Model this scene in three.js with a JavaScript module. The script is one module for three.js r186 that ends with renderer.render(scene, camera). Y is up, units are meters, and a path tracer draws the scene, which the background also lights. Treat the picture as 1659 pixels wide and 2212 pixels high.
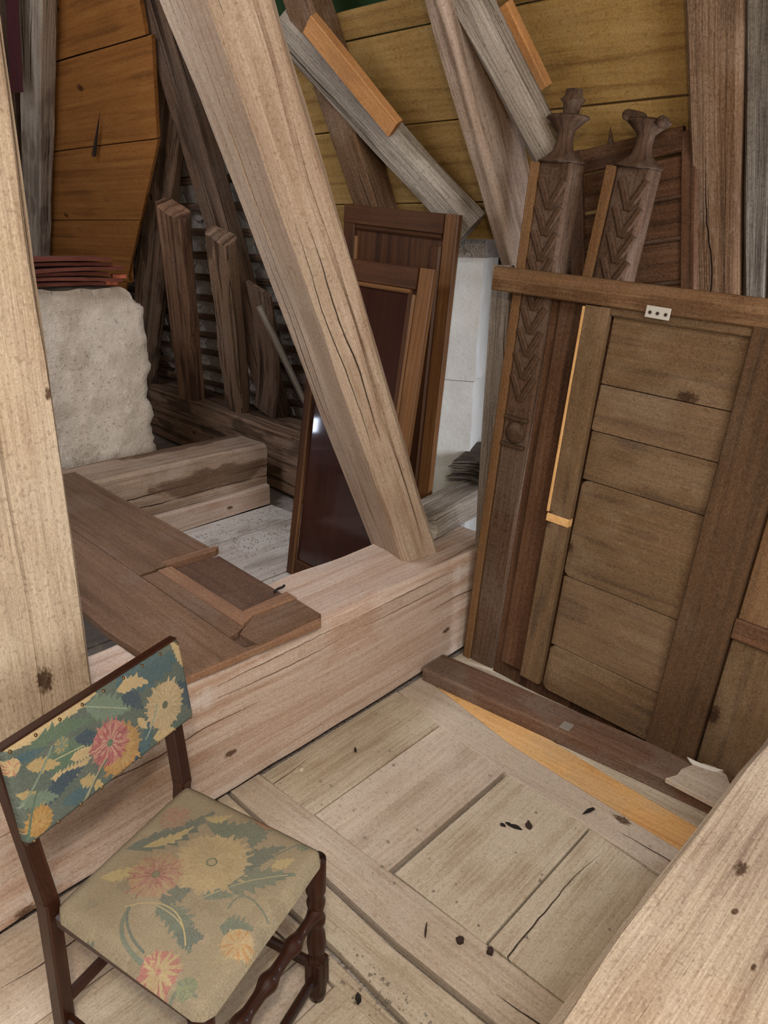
import * as THREE from 'three';
import { mergeGeometries, toCreasedNormals } from 'three/addons/utils/BufferGeometryUtils.js';
import { RoundedBoxGeometry } from 'three/addons/geometries/RoundedBoxGeometry.js';
import { RectAreaLightUniformsLib } from 'three/addons/lights/RectAreaLightUniformsLib.js';

// ---------------------------------------------------------------- camera, light, exposure
RectAreaLightUniformsLib.init();
const scene = new THREE.Scene();
const camera = new THREE.PerspectiveCamera(69.3, 1659 / 2212, 0.05, 60);
camera.position.set(0, 1.7, 0);
camera.up.set(0.241, 0.938, -0.248);
camera.lookAt(0.698, 1.7 - 0.345, -0.627);
const renderer = new THREE.WebGLRenderer({ antialias: true });
renderer.toneMapping = THREE.LinearToneMapping;
renderer.toneMappingExposure = 1.0;
renderer.shadowMap.enabled = true;
scene.background = new THREE.Color(0.75, 0.86, 1.0);

function windowLight(color, intensity, w, h, pos, target) {
  const l = new THREE.RectAreaLight(color, intensity, w, h);
  l.position.set(...pos); l.lookAt(...target); scene.add(l); return l;
}
windowLight(0xf8f6f4, 17, 1.9, 1.25, [-0.7, 2.0, 2.72], [-0.7, 2.0, 0]);      // the gable window behind the camera
windowLight(0xf8f6f4, 15, 1.6, 1.2, [-0.4, 3.36, 1.0], [-0.4, 0, 1.0]);         // invented skylight over the photographer, added to brighten the floor
windowLight(0xf2f4ff, 22, 1.0, 1.0, [0.2, 3.36, -2.9], [0.2, 0, -2.9]);        // second added skylight, brightens the bay between the tie beams
windowLight(0xeaf0ff, 4.5, 1.3, 1.2, [-2.06, 1.7, -2.5], [0, 1.7, -2.5]);       // window in the left wall
windowLight(0xdce8ff, 40, 0.15, 0.18, [-1.72, 0.25, -6.86], [-1.72, 0.25, 0]);  // vent window low in the far gable
windowLight(0xeef2ff, 30, 0.5, 0.8, [2.74, 1.0, 0.08], [2.74, 1.0, -1]);          // window at the end of the eaves space, hidden behind the wardrobe
const FILL_POS = [-0.1, 2.1, 0.08];
const fillLight = new THREE.PointLight(0xffe8cc, 5.5, 0, 2); fillLight.position.set(...FILL_POS); fillLight.castShadow = true; fillLight.shadow.radius = 2; scene.add(fillLight);  // added warm light near the camera, in place of a hand-held torch

// ---------------------------------------------------------------- helpers
let seedState = 1;
const seed = (s) => { seedState = s * 2654435761 >>> 0 || 1; };
const rnd = () => { seedState = (seedState + 0x6d2b79f5) | 0; let t = Math.imul(seedState ^ (seedState >>> 15), 1 | seedState); t = (t + Math.imul(t ^ (t >>> 7), 61 | t)) ^ t; return ((t ^ (t >>> 14)) >>> 0) / 4294967296; };
const V = (x, y, z) => new THREE.Vector3(x, y, z);
const HASH = new Float32Array(65536); seed(77); for (let i = 0; i < 65536; i++) HASH[i] = rnd();
function noise(x, y) {
  const xi = Math.floor(x), yi = Math.floor(y); let fx = x - xi, fy = y - yi;
  fx = fx * fx * (3 - 2 * fx); fy = fy * fy * (3 - 2 * fy);
  const a = (xi & 255), b = ((xi + 1) & 255), c = (yi & 255) << 8, d = ((yi + 1) & 255) << 8;
  const p = HASH[a + c], q = HASH[b + c], r = HASH[a + d], s = HASH[b + d];
  return p + (q - p) * fx + (r - p) * fy + (p - q - r + s) * fx * fy;
}
const fbm = (x, y) => 0.53 * noise(x, y) + 0.3 * noise(x * 2.1 + 7, y * 2.1 + 3) + 0.17 * noise(x * 4.3 + 1, y * 4.3 + 9);
const clamp = (x, a = 0, b = 1) => Math.min(b, Math.max(a, x));
const sm = (a, b, x) => { const t = clamp((x - a) / (b - a)); return t * t * (3 - 2 * t); };
const rgb = (hex) => [(hex >> 16) & 255, (hex >> 8) & 255, hex & 255];
const mix = (a, b, t) => [a[0] + (b[0] - a[0]) * t, a[1] + (b[1] - a[1]) * t, a[2] + (b[2] - a[2]) * t];
function tex(data, W, H, srgb) {
  const t = new THREE.DataTexture(data, W, H); t.magFilter = THREE.LinearFilter; t.minFilter = THREE.LinearFilter;
  t.wrapS = t.wrapT = THREE.MirroredRepeatWrapping; if (srgb) t.colorSpace = THREE.SRGBColorSpace; t.needsUpdate = true; return t;
}
// timber surface: u metres across the grain, v metres along it
function woodMat(o) {
  const W = o.W || 384, H = o.H || 768, su = o.su || 0.5, sv = o.sv || 1.6, S = o.seed * 13.7;
  const L = rgb(o.light), D = rgb(o.dark), DU = rgb(o.dust ?? 0x9a9284), ST = rgb(o.stain ?? 0x30241a), PA = rgb(o.pale ?? o.light);
  const col = new Uint8Array(W * H * 4), bmp = new Uint8Array(W * H * 4);
  seed(o.seed + 5);
  const cracks = []; for (let i = 0; i < (o.cracks || 0); i++) cracks.push([rnd() * su, rnd() * sv, (0.15 + 0.5 * rnd()) * sv, 0.0008 + 0.0016 * rnd(), rnd() * 50]);
  const knots = (o.knots || []).slice(); for (let i = 0; i < (o.nk || 0); i++) knots.push([rnd() * su, rnd() * sv, 0.008 + 0.014 * rnd()]);
  for (let j = 0; j < H; j++) for (let i = 0; i < W; i++) {
    const u = (i + 0.5) / W * su, v = (j + 0.5) / H * sv;
    let uu = u + (noise(u * 5 + S, v * 1.3) - 0.5) * 0.06 * (o.flame ?? 1) + (noise(u * 22 + S, v * 3) - 0.5) * 0.008, kn = 0;
    for (const k of knots) { const dx = u - k[0], dy = (v - k[1]) * 0.55, d = Math.sqrt(dx * dx + dy * dy); if (d < k[2] * 5) { uu -= dx * 0.75 * Math.exp(-d * d / (5 * k[2] * k[2])); kn = Math.max(kn, 1 - sm(k[2] * 0.55, k[2] * 1.15, d + (noise(u * 240, v * 140) - 0.5) * k[2] * 0.5)); } }
    const ph = uu * (o.rings ?? 70) + S; const fr = ph - Math.floor(ph), rg = Math.pow(fr, 2.2) * (1 - sm(0.88, 1, fr));
    const rs = 0.35 + 0.65 * noise(Math.floor(ph) * 3.7, v * 0.6 + S);
    const fib = 0.55 * noise(u * 420 + S, v * 14) + 0.45 * noise(u * 150 + S, v * 5);
    const strk = Math.pow(noise(u * 46 + S, v * 1.4 + 3), 3);
    const pat = fbm(u * 5 + S, v * 2.2);
    let t = 0.28 + (o.ring ?? 0.5) * (rg * rs - 0.18) + (o.fib ?? 0.5) * (fib - 0.5) + (o.streak ?? 0.5) * strk + (o.patch ?? 0.6) * (pat - 0.5);
    t = clamp(t);
    let c = mix(mix(PA, L, sm(0, 0.3, t)), D, sm(0.2, 1, t));
    const du = sm(o.dust0 ?? 0.52, (o.dust0 ?? 0.52) + 0.22, fbm(u * 7 + S + 31, v * 4.5)) * (o.dustA ?? 0.3);
    c = mix(c, DU, du * (0.6 + 0.8 * (noise(u * 500, v * 350) - 0.2)));
    const sn = sm(o.st0 ?? 0.62, (o.st0 ?? 0.62) + 0.16, fbm(u * 9 + S + 63, v * 2.6 + 5) + 0.12 * (fib - 0.5)) * (o.stA ?? 0.3);
    c = mix(c, ST, sn);
    if (kn > 0) c = mix(c, mix(D, rgb(0x2a180c), 0.55 + 0.3 * noise(u * 300, v * 300)), kn * 0.85);
    let h = 0.62 - 0.3 * rg * rs * (o.ring ?? 0.5) * 1.4 + 0.34 * (fib - 0.5) + 0.3 * (pat - 0.5) - 0.25 * strk;
    for (const k of cracks) { const dv = (v - k[1]) / k[2]; if (dv > 0 && dv < 1) { const cu = k[0] + (noise(k[4], v * 5) - 0.5) * 0.022 + (noise(k[4] + 9, v * 30) - 0.5) * 0.003, w = k[3] * Math.sin(Math.PI * dv), q = Math.abs(u - cu); if (q < w * 2.5) { const a = 1 - sm(w * 0.5, w * 2.5, q); c = mix(c, rgb(o.crack ?? 0x1d140e), a * 0.85); h -= 0.55 * a; } } }
    for (const q of o.spots || []) { const e = Math.hypot((u - q[0]) / q[2], (v - q[1]) / q[3]) + (fbm(u * 16 + S, v * 8) - 0.5) * 0.9; c = mix(c, ST, (1 - sm(0.75, 1.1, e)) * q[4]); }
    const sp = sm(0.74, 0.86, noise(u * 190 + S, v * 130 + 11)) * (o.speck ?? 0.3); c = mix(c, D, sp); h -= 0.15 * sp;
    const lt = sm(0.76, 0.88, noise(u * 260 + S + 5, v * 90 + 31)) * (o.fleck ?? 0.22); c = mix(c, DU, lt);
    const g = ((noise(u * 900 + 3, v * 700) - 0.5) * 0.6 + (noise(u * 430 + 3, v * 300) - 0.5) * 0.9) * (o.grain ?? 24), p = (j * W + i) * 4;
    col[p] = clamp(c[0] + g, 0, 255); col[p + 1] = clamp(c[1] + g, 0, 255); col[p + 2] = clamp(c[2] + g, 0, 255); col[p + 3] = 255;
    bmp[p] = bmp[p + 1] = bmp[p + 2] = clamp(h) * 255; bmp[p + 3] = 255;
  }
  const map = tex(col, W, H, true), bump = tex(bmp, W, H, false);
  map.repeat.set(1 / su, 1 / sv); bump.repeat.set(1 / su, 1 / sv);
  return new THREE.MeshPhysicalMaterial({ map, bumpMap: bump, bumpScale: o.bump ?? 0.003, roughness: o.rough ?? 0.86, clearcoat: o.coat ?? 0, clearcoatRoughness: 0.05, specularIntensity: o.spec ?? 0.35 });
}
// plaster, stone, dirt: even in both directions
function groundMat(o) {
  const W = 512, H = 512, s = o.s || 0.8, S = o.seed * 9.1, A = rgb(o.a), B = rgb(o.b), C = rgb(o.c);
  const col = new Uint8Array(W * H * 4), bmp = new Uint8Array(W * H * 4);
  for (let j = 0; j < H; j++) for (let i = 0; i < W; i++) {
    const u = (i + 0.5) / W * s, v = (j + 0.5) / H * s;
    const p = fbm(u * (o.f ?? 7) + S, v * (o.f ?? 7)), q = fbm(u * 45 + S, v * 45 + 7), r = noise(u * 260, v * 260 + S);
    let c = mix(A, B, sm(0.35, 0.65, p)); c = mix(c, C, sm(o.c0 ?? 0.6, (o.c0 ?? 0.6) + 0.14, fbm(u * 16 + S + 40, v * 16)) * (o.cA ?? 0.7));
    const pit = sm(0.7, 0.8, q) * (o.pit ?? 0.3); c = mix(c, rgb(0x3a3029), pit);
    const g = (r - 0.5) * (o.grain ?? 26), k = (j * W + i) * 4;
    for (let n = 0; n < 3; n++) col[k + n] = clamp(c[n] + g, 0, 255); col[k + 3] = 255;
    bmp[k] = bmp[k + 1] = bmp[k + 2] = clamp(0.55 + 0.5 * (q - 0.5) + 0.4 * (p - 0.5) + 0.2 * (r - 0.5) - pit * 0.7) * 255; bmp[k + 3] = 255;
  }
  const map = tex(col, W, H, true), bump = tex(bmp, W, H, false); map.repeat.set(1 / s, 1 / s); bump.repeat.set(1 / s, 1 / s);
  return new THREE.MeshStandardMaterial({ map, bumpMap: bump, bumpScale: o.bump ?? 0.006, roughness: 0.95 });
}
// a hewn timber or board along +Y: section w (x) by h (z); grooves = [{side, t, w, d, v0, v1}]
function hewn(L, w, h, o = {}) {
  const seg = o.seg ?? Math.max(2, Math.min(30, Math.round(L / 0.1))), n = o.n ?? 4, r0 = o.r ?? 0.012, wob = o.wob ?? 0.006, S = (o.seed ?? 1) * 17.3;
  const C = [[-w / 2, -h / 2], [w / 2, -h / 2], [w / 2, h / 2], [-w / 2, h / 2]], P = [];
  let run = 0;
  for (let s = 0; s < 4; s++) {
    const a = C[s], b = C[(s + 1) % 4], len = Math.hypot(b[0] - a[0], b[1] - a[1]), dx = (b[0] - a[0]) / len, dz = (b[1] - a[1]) / len, nx = dz, nz = -dx;
    const ts = []; for (let k = 1; k < n; k++) ts.push([k / n, null]);
    for (const g of o.grooves || []) if (g.side === s) { const e = g.w / len; for (const [q, m] of [[-1, 0], [0, 1], [1, 0]]) ts.push([g.t + q * e, { g, m }]); }
    ts.sort((p, q) => p[0] - q[0]);
    P.push({ s, c: 0, a, dx, dz, nx, nz, len, run, t: 0 });
    for (const [t, g] of ts) P.push({ s, c: 1, a, dx, dz, nx, nz, len, run, t, g });
    P.push({ s, c: 2, a, dx, dz, nx, nz, len, run, t: 1 });
    run += len;
  }
  const N = P.length, pos = [], uv = [], idx = [], ou = o.ou ?? S % 3, ov = o.ov ?? (S * 1.7) % 5;
  for (let j = 0; j <= seg; j++) {
    const v = j / seg, y0 = v * L, tp = 1 + ((o.taper ?? 1) - 1) * v, bx = (o.bow ?? 0) * Math.sin(Math.PI * v);
    for (let i = 0; i <= N; i++) {
      const p = P[i % N];
      const rr = Math.min(r0 * (0.55 + 0.9 * noise(p.s * 7 + (p.c === 2 ? 7 : 0) + S, y0 * 3.3)), w * 0.4, h * 0.4);
      let d = p.c === 0 ? rr : p.c === 2 ? p.len - rr : clamp(p.t * p.len, rr, p.len - rr), off = 0;
      let gx = 0; if (p.g) { gx = (noise(S + 5, y0 * 2.6) - 0.5) * 0.03 * (p.g.g.wan ?? 1); d = clamp(d + gx, rr, p.len - rr); if (p.g.m && v >= p.g.g.v0 && v <= p.g.g.v1) off = -p.g.g.d * Math.sin(Math.PI * clamp((v - p.g.g.v0) / (p.g.g.v1 - p.g.g.v0), 0.06, 0.94)) ** 0.5; }
      const x0 = p.a[0] + p.dx * d, z0 = p.a[1] + p.dz * d;
      off += (fbm(p.s * 11 + d * 9 + S, y0 * 3.1) - 0.5) * 2 * wob;
      let ye = 0; if (o.cut && j === seg) ye += o.cut * (x0 + p.nx * off); if (o.end && (j === 0 || j === seg)) ye = (noise(d * 24 + p.s * 5 + S, j) - 0.5) * o.end;
      pos.push((x0 + p.nx * off) * tp + bx, y0 + ye, (z0 + p.nz * off) * tp);
      uv.push(p.run + (i === N ? run : d) + ou, y0 + ov);
    }
  }
  const M = N + 1;
  for (let j = 0; j < seg; j++) for (let i = 0; i < N; i++) { const a = j * M + i, b = a + 1, c = a + M, d = c + 1; idx.push(a, c, b, b, c, d); }
  for (const [j, f] of [[0, 1], [seg, 0]]) {
    const base = pos.length / 3; let cx = 0, cz = 0, cy = 0; for (let i = 0; i < N; i++) { cx += pos[(j * M + i) * 3]; cy += pos[(j * M + i) * 3 + 1]; cz += pos[(j * M + i) * 3 + 2]; }
    pos.push(cx / N, cy / N, cz / N); uv.push(ou, ov);
    for (let i = 0; i <= N; i++) { const q = (j * M + (i % N)) * 3; pos.push(pos[q], pos[q + 1], pos[q + 2]); uv.push(pos[q] + ou, pos[q + 2] * 0.4 + ov); }
    for (let i = 0; i < N; i++) f ? idx.push(base, base + 1 + i, base + 2 + i) : idx.push(base, base + 2 + i, base + 1 + i);
  }
  const g = new THREE.BufferGeometry(); g.setAttribute('position', new THREE.Float32BufferAttribute(pos, 3)); g.setAttribute('uv', new THREE.Float32BufferAttribute(uv, 2)); g.setIndex(idx);
  return toCreasedNormals(g, 0.55);
}
const used = {};
const numbered = (n) => { used[n] = (used[n] ?? -1) + 1; return used[n] ? n + '_' + String(used[n]).padStart(3, '0') : n; };
function tag(o, label, category, group, kind = 'thing') { o.userData.kind = kind; if (label) o.userData.label = label; if (category) o.userData.category = category; if (group) o.userData.group = group; return o; }
function place(o, parent) { o.castShadow = o.receiveShadow = true; (parent || scene).add(o); return o; }
function mesh(name, geo, mat, parent) { const m = new THREE.Mesh(geo, mat); m.name = parent ? name : numbered(name); return place(m, parent); }
function group(name, pos, rot) { const g = new THREE.Group(); g.name = numbered(name); g.position.set(...pos); if (rot) g.rotation.set(...rot); scene.add(g); return g; }
function along(m, A, B, side) {          // puts a +Y timber between two points, its x axis towards `side`
  const a = V(...A), y = V(...B).sub(a).normalize(), s = V(...side), x = s.addScaledVector(y, -s.dot(y)).normalize(), z = x.clone().cross(y);
  m.position.copy(a); m.quaternion.setFromRotationMatrix(new THREE.Matrix4().makeBasis(x, y, z)); return m;
}
const dist = (A, B) => Math.hypot(A[0] - B[0], A[1] - B[1], A[2] - B[2]);
function timber(name, A, B, w, h, side, mat, o = {}, parent) { return along(mesh(name, hewn(dist(A, B), w, h, o), mat, parent), A, B, side); }
function struct(name, geo, mat, pos) { const m = mesh(name, geo, mat); m.userData.kind = 'structure'; if (pos) m.position.set(...pos); return m; }
function boxUV(w, h, d) { const g = new THREE.BoxGeometry(w, h, d), p = g.attributes.position, n = g.attributes.normal, u = g.attributes.uv; for (let i = 0; i < p.count; i++) { const ax = Math.abs(n.getX(i)), ay = Math.abs(n.getY(i)); u.setXY(i, ax > 0.5 ? p.getZ(i) : p.getX(i), ay > 0.5 ? p.getZ(i) : p.getY(i)); } return g; }
function flatBoard(pts, top, th, mat, parent, name = 'plank', grainX = false, s = 1) {   // outline in x,z; worn board lying flat
  const sh = new THREE.Shape(); pts.forEach(([x, z], i) => i ? sh.lineTo(x, -z) : sh.moveTo(x, -z));
  const g = new THREE.ExtrudeGeometry(sh, { depth: th - 0.006, bevelEnabled: true, bevelThickness: 0.003, bevelSize: 0.003, bevelSegments: 2, bevelOffset: -0.003 });
  g.rotateX(-Math.PI / 2); g.translate(0, top - th + 0.003, 0);
  const p = g.attributes.position, u = g.attributes.uv; for (let i = 0; i < p.count; i++) grainX ? u.setXY(i, p.getZ(i) + s * 0.37 + p.getY(i), p.getX(i) + s * 0.71) : u.setXY(i, p.getX(i) + s * 0.37 + p.getY(i), p.getZ(i) + s * 0.71);
  return mesh(name, g, mat, parent);
}

// ---------------------------------------------------------------- materials
const M = {
  pale: woodMat({ seed: 1, light: 0xab9a84, pale: 0xbbab95, dark: 0x756151, rings: 60, ring: 0.2, fib: 0.45, streak: 0.35, dustA: 0.3, dust: 0xbfb2a2, cracks: 1, stA: 0.12, stain: 0x7c5a3c, bump: 0.004, W: 512, H: 1024, knots: [[0.24, 0.81, 0.013], [0.27, 0.69, 0.006], [0.34, 0.59, 0.005]], crack: 0x4a3828 }),
  postWood: woodMat({ seed: 43, light: 0xb09f88, pale: 0xc0af98, dark: 0x756151, rings: 60, ring: 0.2, fib: 0.45, streak: 0.35, dustA: 0.3, dust: 0xbfb2a2, cracks: 1, stA: 0.12, stain: 0x7c5a3c, bump: 0.004, W: 512, H: 1024, knots: [[0.095, 0.4, 0.02], [0.2, 1.1, 0.008]], crack: 0x4a3828 }),
  beam: woodMat({ seed: 2, light: 0xb5a191, pale: 0xc4b0a0, dark: 0x957660, rings: 34, ring: 0.25, fib: 0.3, streak: 0.45, dustA: 0.5, dust: 0xc0b7ae, cracks: 4, stA: 0.35, stain: 0x946a50, bump: 0.004, W: 512, H: 1024, nk: 2, crack: 0x4a3326, flame: 1.9 }),
  strut: woodMat({ seed: 3, light: 0xaa9580, pale: 0xbba793, dark: 0x7c624c, rings: 40, ring: 0.2, fib: 0.35, streak: 0.35, dustA: 0.35, dust: 0xb4a692, cracks: 4, stA: 0.2, stain: 0x6e4c34, bump: 0.004, W: 512, H: 1024 }),
  oldbrown: woodMat({ seed: 4, light: 0x846a54, pale: 0x94796a, dark: 0x4a382a, rings: 60, ring: 0.5, fib: 0.6, streak: 0.9, dustA: 0.35, dust: 0x7d7064, cracks: 10, stA: 0.5, bump: 0.006, nk: 2 }),
  dark: woodMat({ seed: 5, light: 0x6c5544, pale: 0x7a6352, dark: 0x3a2b20, rings: 60, ring: 0.5, fib: 0.6, streak: 0.9, dustA: 0.35, dust: 0x6a6056, cracks: 9, stA: 0.5, bump: 0.006 }),
  grey: woodMat({ seed: 6, light: 0x8f8578, pale: 0xa0978a, dark: 0x5d5348, rings: 55, ring: 0.5, fib: 0.6, streak: 0.5, dustA: 0.4, dust: 0x968c80, cracks: 8, stA: 0.35, bump: 0.005 }),
  rafter: woodMat({ seed: 7, light: 0x644b35, pale: 0x735941, dark: 0x412d1c, rings: 55, ring: 0.4, fib: 0.5, streak: 0.45, dustA: 0.35, dust: 0x948373, cracks: 6, stA: 0.35, bump: 0.005, nk: 1 }),
  pine: woodMat({ seed: 8, light: 0x927442, pale: 0x9e804e, dark: 0x694e2a, rings: 26, ring: 0.35, fib: 0.3, streak: 0.35, flame: 1.6, dustA: 0.1, dust: 0x9a8a6c, cracks: 1, stA: 0.25, stain: 0x4d351c, st0: 0.7, bump: 0.0015, nk: 3, su: 0.7, sv: 2 }),
  pineOrange: woodMat({ seed: 9, light: 0x9a6633, pale: 0xa4733d, dark: 0x714821, rings: 26, ring: 0.35, fib: 0.35, streak: 0.4, flame: 1.6, dustA: 0.1, dust: 0x8a6540, stA: 0.3, stain: 0x4a2c14, st0: 0.7, bump: 0.0015, nk: 4, su: 0.7, sv: 2 }),
  batten: woodMat({ seed: 10, light: 0xb07d4c, pale: 0xb98859, dark: 0x8a5e35, rings: 60, ring: 0.3, fib: 0.4, streak: 0.3, dustA: 0.12, stA: 0.1, bump: 0.001, nk: 1, W: 256, H: 512 }),
  floor: woodMat({ seed: 11, light: 0xb9ad98, pale: 0xc6baa6, dark: 0x938069, rings: 48, ring: 0.22, fib: 0.45, streak: 0.4, dustA: 0.55, dust: 0xbfb4a1, dust0: 0.42, cracks: 3, stA: 0.22, stain: 0x7f6c56, bump: 0.003, W: 512, H: 1024 }),
  floor2: woodMat({ seed: 12, light: 0xb6a795, pale: 0xc3b4a2, dark: 0x907d69, rings: 40, ring: 0.22, fib: 0.4, streak: 0.35, dustA: 0.5, dust: 0xb8ac9e, dust0: 0.42, cracks: 2, stA: 0.18, stain: 0x88745e, bump: 0.003, nk: 1, W: 512, H: 1024 }),
  orange: woodMat({ seed: 13, light: 0xd6a96f, pale: 0xdcb47f, dark: 0xae7f4c, rings: 40, ring: 0.35, fib: 0.4, streak: 0.4, dustA: 0.35, dust: 0xb4a284, stA: 0.1, bump: 0.0015, knots: [[0.25, 0.8, 0.014]], W: 256, H: 512 }),
  brown: woodMat({ seed: 14, light: 0x6e5238, pale: 0x7b5e42, dark: 0x493522, rings: 22, ring: 0.3, fib: 0.35, streak: 0.5, flame: 1.8, dustA: 0.3, dust: 0x7f6a52, stA: 0.45, stain: 0x3f2916, bump: 0.0015, nk: 1, rough: 0.75 }),
  panel: woodMat({ seed: 15, light: 0x654f37, pale: 0x6f583f, dark: 0x483828, rings: 20, ring: 0.3, fib: 0.35, streak: 0.4, flame: 2, dustA: 0.4, dust: 0x83705a, dust0: 0.45, stA: 0.5, stain: 0x46382c, bump: 0.0015, nk: 1 }),
  redbrown: woodMat({ seed: 16, light: 0x553a27, pale: 0x634632, dark: 0x2f1e13, rings: 40, ring: 0.3, fib: 0.5, streak: 0.5, dustA: 0.3, dust: 0x5c4a3c, stA: 0.4, bump: 0.0015, rough: 0.7 }),
  carved: woodMat({ seed: 17, light: 0x523d2d, pale: 0x60493a, dark: 0x2d1e16, rings: 50, ring: 0.3, fib: 0.5, streak: 0.4, dustA: 0.5, dust: 0x665a4f, dust0: 0.4, stA: 0.3, bump: 0.002 }),
  walnut: woodMat({ seed: 18, light: 0x452916, pale: 0x50321b, dark: 0x2c190d, rings: 30, ring: 0.45, fib: 0.5, streak: 0.5, dustA: 0.1, dust: 0x5a4634, stA: 0.25, bump: 0.0008, rough: 0.5, spec: 0.5, speck: 0.1, fleck: 0.05, grain: 10 }),
  walnutLit: woodMat({ seed: 19, light: 0x684628, pale: 0x755130, dark: 0x442b18, rings: 40, ring: 0.4, fib: 0.4, streak: 0.4, dustA: 0.15, dust: 0x7d6246, stA: 0.2, bump: 0.0008, rough: 0.5, spec: 0.5, speck: 0.1, fleck: 0.05, grain: 10 }),  // lighter copy of walnut, its lit tone put into the colour
  polish: woodMat({ seed: 20, light: 0x331810, pale: 0x3a1d12, dark: 0x23100b, rings: 30, ring: 0.25, fib: 0.15, streak: 0.3, dustA: 0.06, stA: 0.1, bump: 0, rough: 0.3, coat: 0.8, spec: 0.5, grain: 3, speck: 0, fleck: 0 }),
  chair: woodMat({ seed: 21, light: 0x32190f, pale: 0x3d2014, dark: 0x1a0d08, rings: 50, ring: 0.3, fib: 0.4, streak: 0.5, dustA: 0.08, stA: 0.3, stain: 0x1a0d08, bump: 0.0006, rough: 0.42, coat: 0.15, spec: 0.5, su: 0.2, sv: 0.6, W: 256, H: 512, speck: 0.1, fleck: 0.03, grain: 8 }),
  trap: woodMat({ seed: 22, light: 0x6c5340, pale: 0x785e4a, dark: 0x4d3929, rings: 30, ring: 0.25, fib: 0.35, streak: 0.35, dustA: 0.45, dust: 0x756356, dust0: 0.46, stA: 0.3, stain: 0x4a3225, bump: 0.0015, nk: 2, rough: 0.8 }),
  plaster: groundMat({ seed: 30, a: 0xcdc0ae, b: 0xbfb19f, c: 0xd4c9ba, cA: 0.7, pit: 0.22, bump: 0.006 }),
  white: groundMat({ seed: 31, a: 0xd9d8d0, b: 0xdfdfd8, c: 0xd2cfc6, cA: 0.4, pit: 0.04, bump: 0.003, grain: 10 }),
  mortar: groundMat({ seed: 32, a: 0x938a7e, b: 0x867d72, c: 0xa39a8e, bump: 0.01 }),
  dirt: groundMat({ seed: 33, a: 0xa19890, b: 0x958b82, c: 0xb0a8a0, cA: 0.8, pit: 0.4, bump: 0.012, grain: 40, f: 12 }),
  tile: groundMat({ seed: 34, a: 0xb3a89d, b: 0xa3988d, c: 0xc2b7ab, cA: 0.6, pit: 0.2, bump: 0.006, f: 10 }),
  panel2: woodMat({ seed: 23, light: 0x6c563f, pale: 0x775f48, dark: 0x4f3e2f, rings: 20, ring: 0.25, fib: 0.35, streak: 0.35, flame: 2, dustA: 0.5, dust: 0x7c6c58, dust0: 0.42, stA: 0.4, stain: 0x46382c, bump: 0.0015 }),
  redbrown2: woodMat({ seed: 24, light: 0x684e3d, pale: 0x765b49, dark: 0x432f23, rings: 40, ring: 0.3, fib: 0.5, streak: 0.5, dustA: 0.65, dust: 0x74675c, dust0: 0.44, stA: 0.4, bump: 0.002 }),
  orangeDull: woodMat({ seed: 25, light: 0x6f5033, pale: 0x79593b, dark: 0x523a24, rings: 50, ring: 0.3, fib: 0.4, streak: 0.4, dustA: 0.2, dust: 0x80684a, stA: 0.2, bump: 0.0015, W: 256, H: 512 }),
  trapDark: woodMat({ seed: 26, light: 0x5a4234, pale: 0x664d3e, dark: 0x40302a, rings: 30, ring: 0.2, fib: 0.35, streak: 0.3, dustA: 0.3, dust: 0x705d4f, stA: 0.2, bump: 0.001, W: 256, H: 512 }),
  trapStrip: woodMat({ seed: 27, light: 0x83624a, pale: 0x8f7058, dark: 0x63483a, rings: 50, ring: 0.25, fib: 0.35, streak: 0.3, dustA: 0.4, dust: 0x7a6350, stA: 0.2, bump: 0.001, W: 256, H: 512 }),
  zincDusty: new THREE.MeshStandardMaterial({ color: 0x8b8378, roughness: 0.7, metalness: 0.2 }),
  dusty: woodMat({ seed: 28, light: 0xbdb4aa, pale: 0xcbc3ba, dark: 0x8b8077, rings: 40, ring: 0.2, fib: 0.4, streak: 0.3, dustA: 0.8, dust: 0xd2cdc6, dust0: 0.42, stA: 0.35, stain: 0x7b716a, bump: 0.003 }),
  beamBrown: woodMat({ seed: 29, light: 0xa08a76, pale: 0xb09b88, dark: 0x6f5845, rings: 45, ring: 0.25, fib: 0.4, streak: 0.5, dustA: 0.4, dust: 0xafa294, cracks: 5, stA: 0.4, stain: 0x5a4535, st0: 0.6, bump: 0.005, nk: 1, spots: [[0.27, 1.43, 0.075, 0.3, 0.75]] }),
  brownShaded: woodMat({ seed: 41, light: 0x533d29, pale: 0x5e4730, dark: 0x38291b, rings: 25, ring: 0.3, fib: 0.35, streak: 0.4, dustA: 0.3, dust: 0x655341, stA: 0.4, stain: 0x38281a, bump: 0.0015 }),
  greyDark: woodMat({ seed: 42, light: 0x5e564c, pale: 0x6b6359, dark: 0x3d3630, rings: 55, ring: 0.4, fib: 0.6, streak: 0.5, dustA: 0.4, dust: 0x7c7468, cracks: 8, stA: 0.3, bump: 0.005 }),
  greyPale: woodMat({ seed: 44, light: 0xb5a898, pale: 0xc2b6a7, dark: 0x7d7164, rings: 55, ring: 0.4, fib: 0.6, streak: 0.6, dustA: 0.3, dust: 0xb0a598, cracks: 8, stA: 0.35, stain: 0x5a4c40, bump: 0.005 }),
  rafterRed: woodMat({ seed: 45, light: 0x8a6850, pale: 0x99775e, dark: 0x50382a, rings: 55, ring: 0.4, fib: 0.6, streak: 0.7, dustA: 0.25, dust: 0x8d7a6a, cracks: 10, stA: 0.3, bump: 0.006, nk: 1 }),
  greyWarm: woodMat({ seed: 46, light: 0x9a8676, pale: 0xab9888, dark: 0x655343, rings: 45, ring: 0.3, fib: 0.5, streak: 0.5, dustA: 0.4, dust: 0xa4968a, cracks: 5, stA: 0.3, stain: 0x6b5444, bump: 0.004 }),
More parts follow.
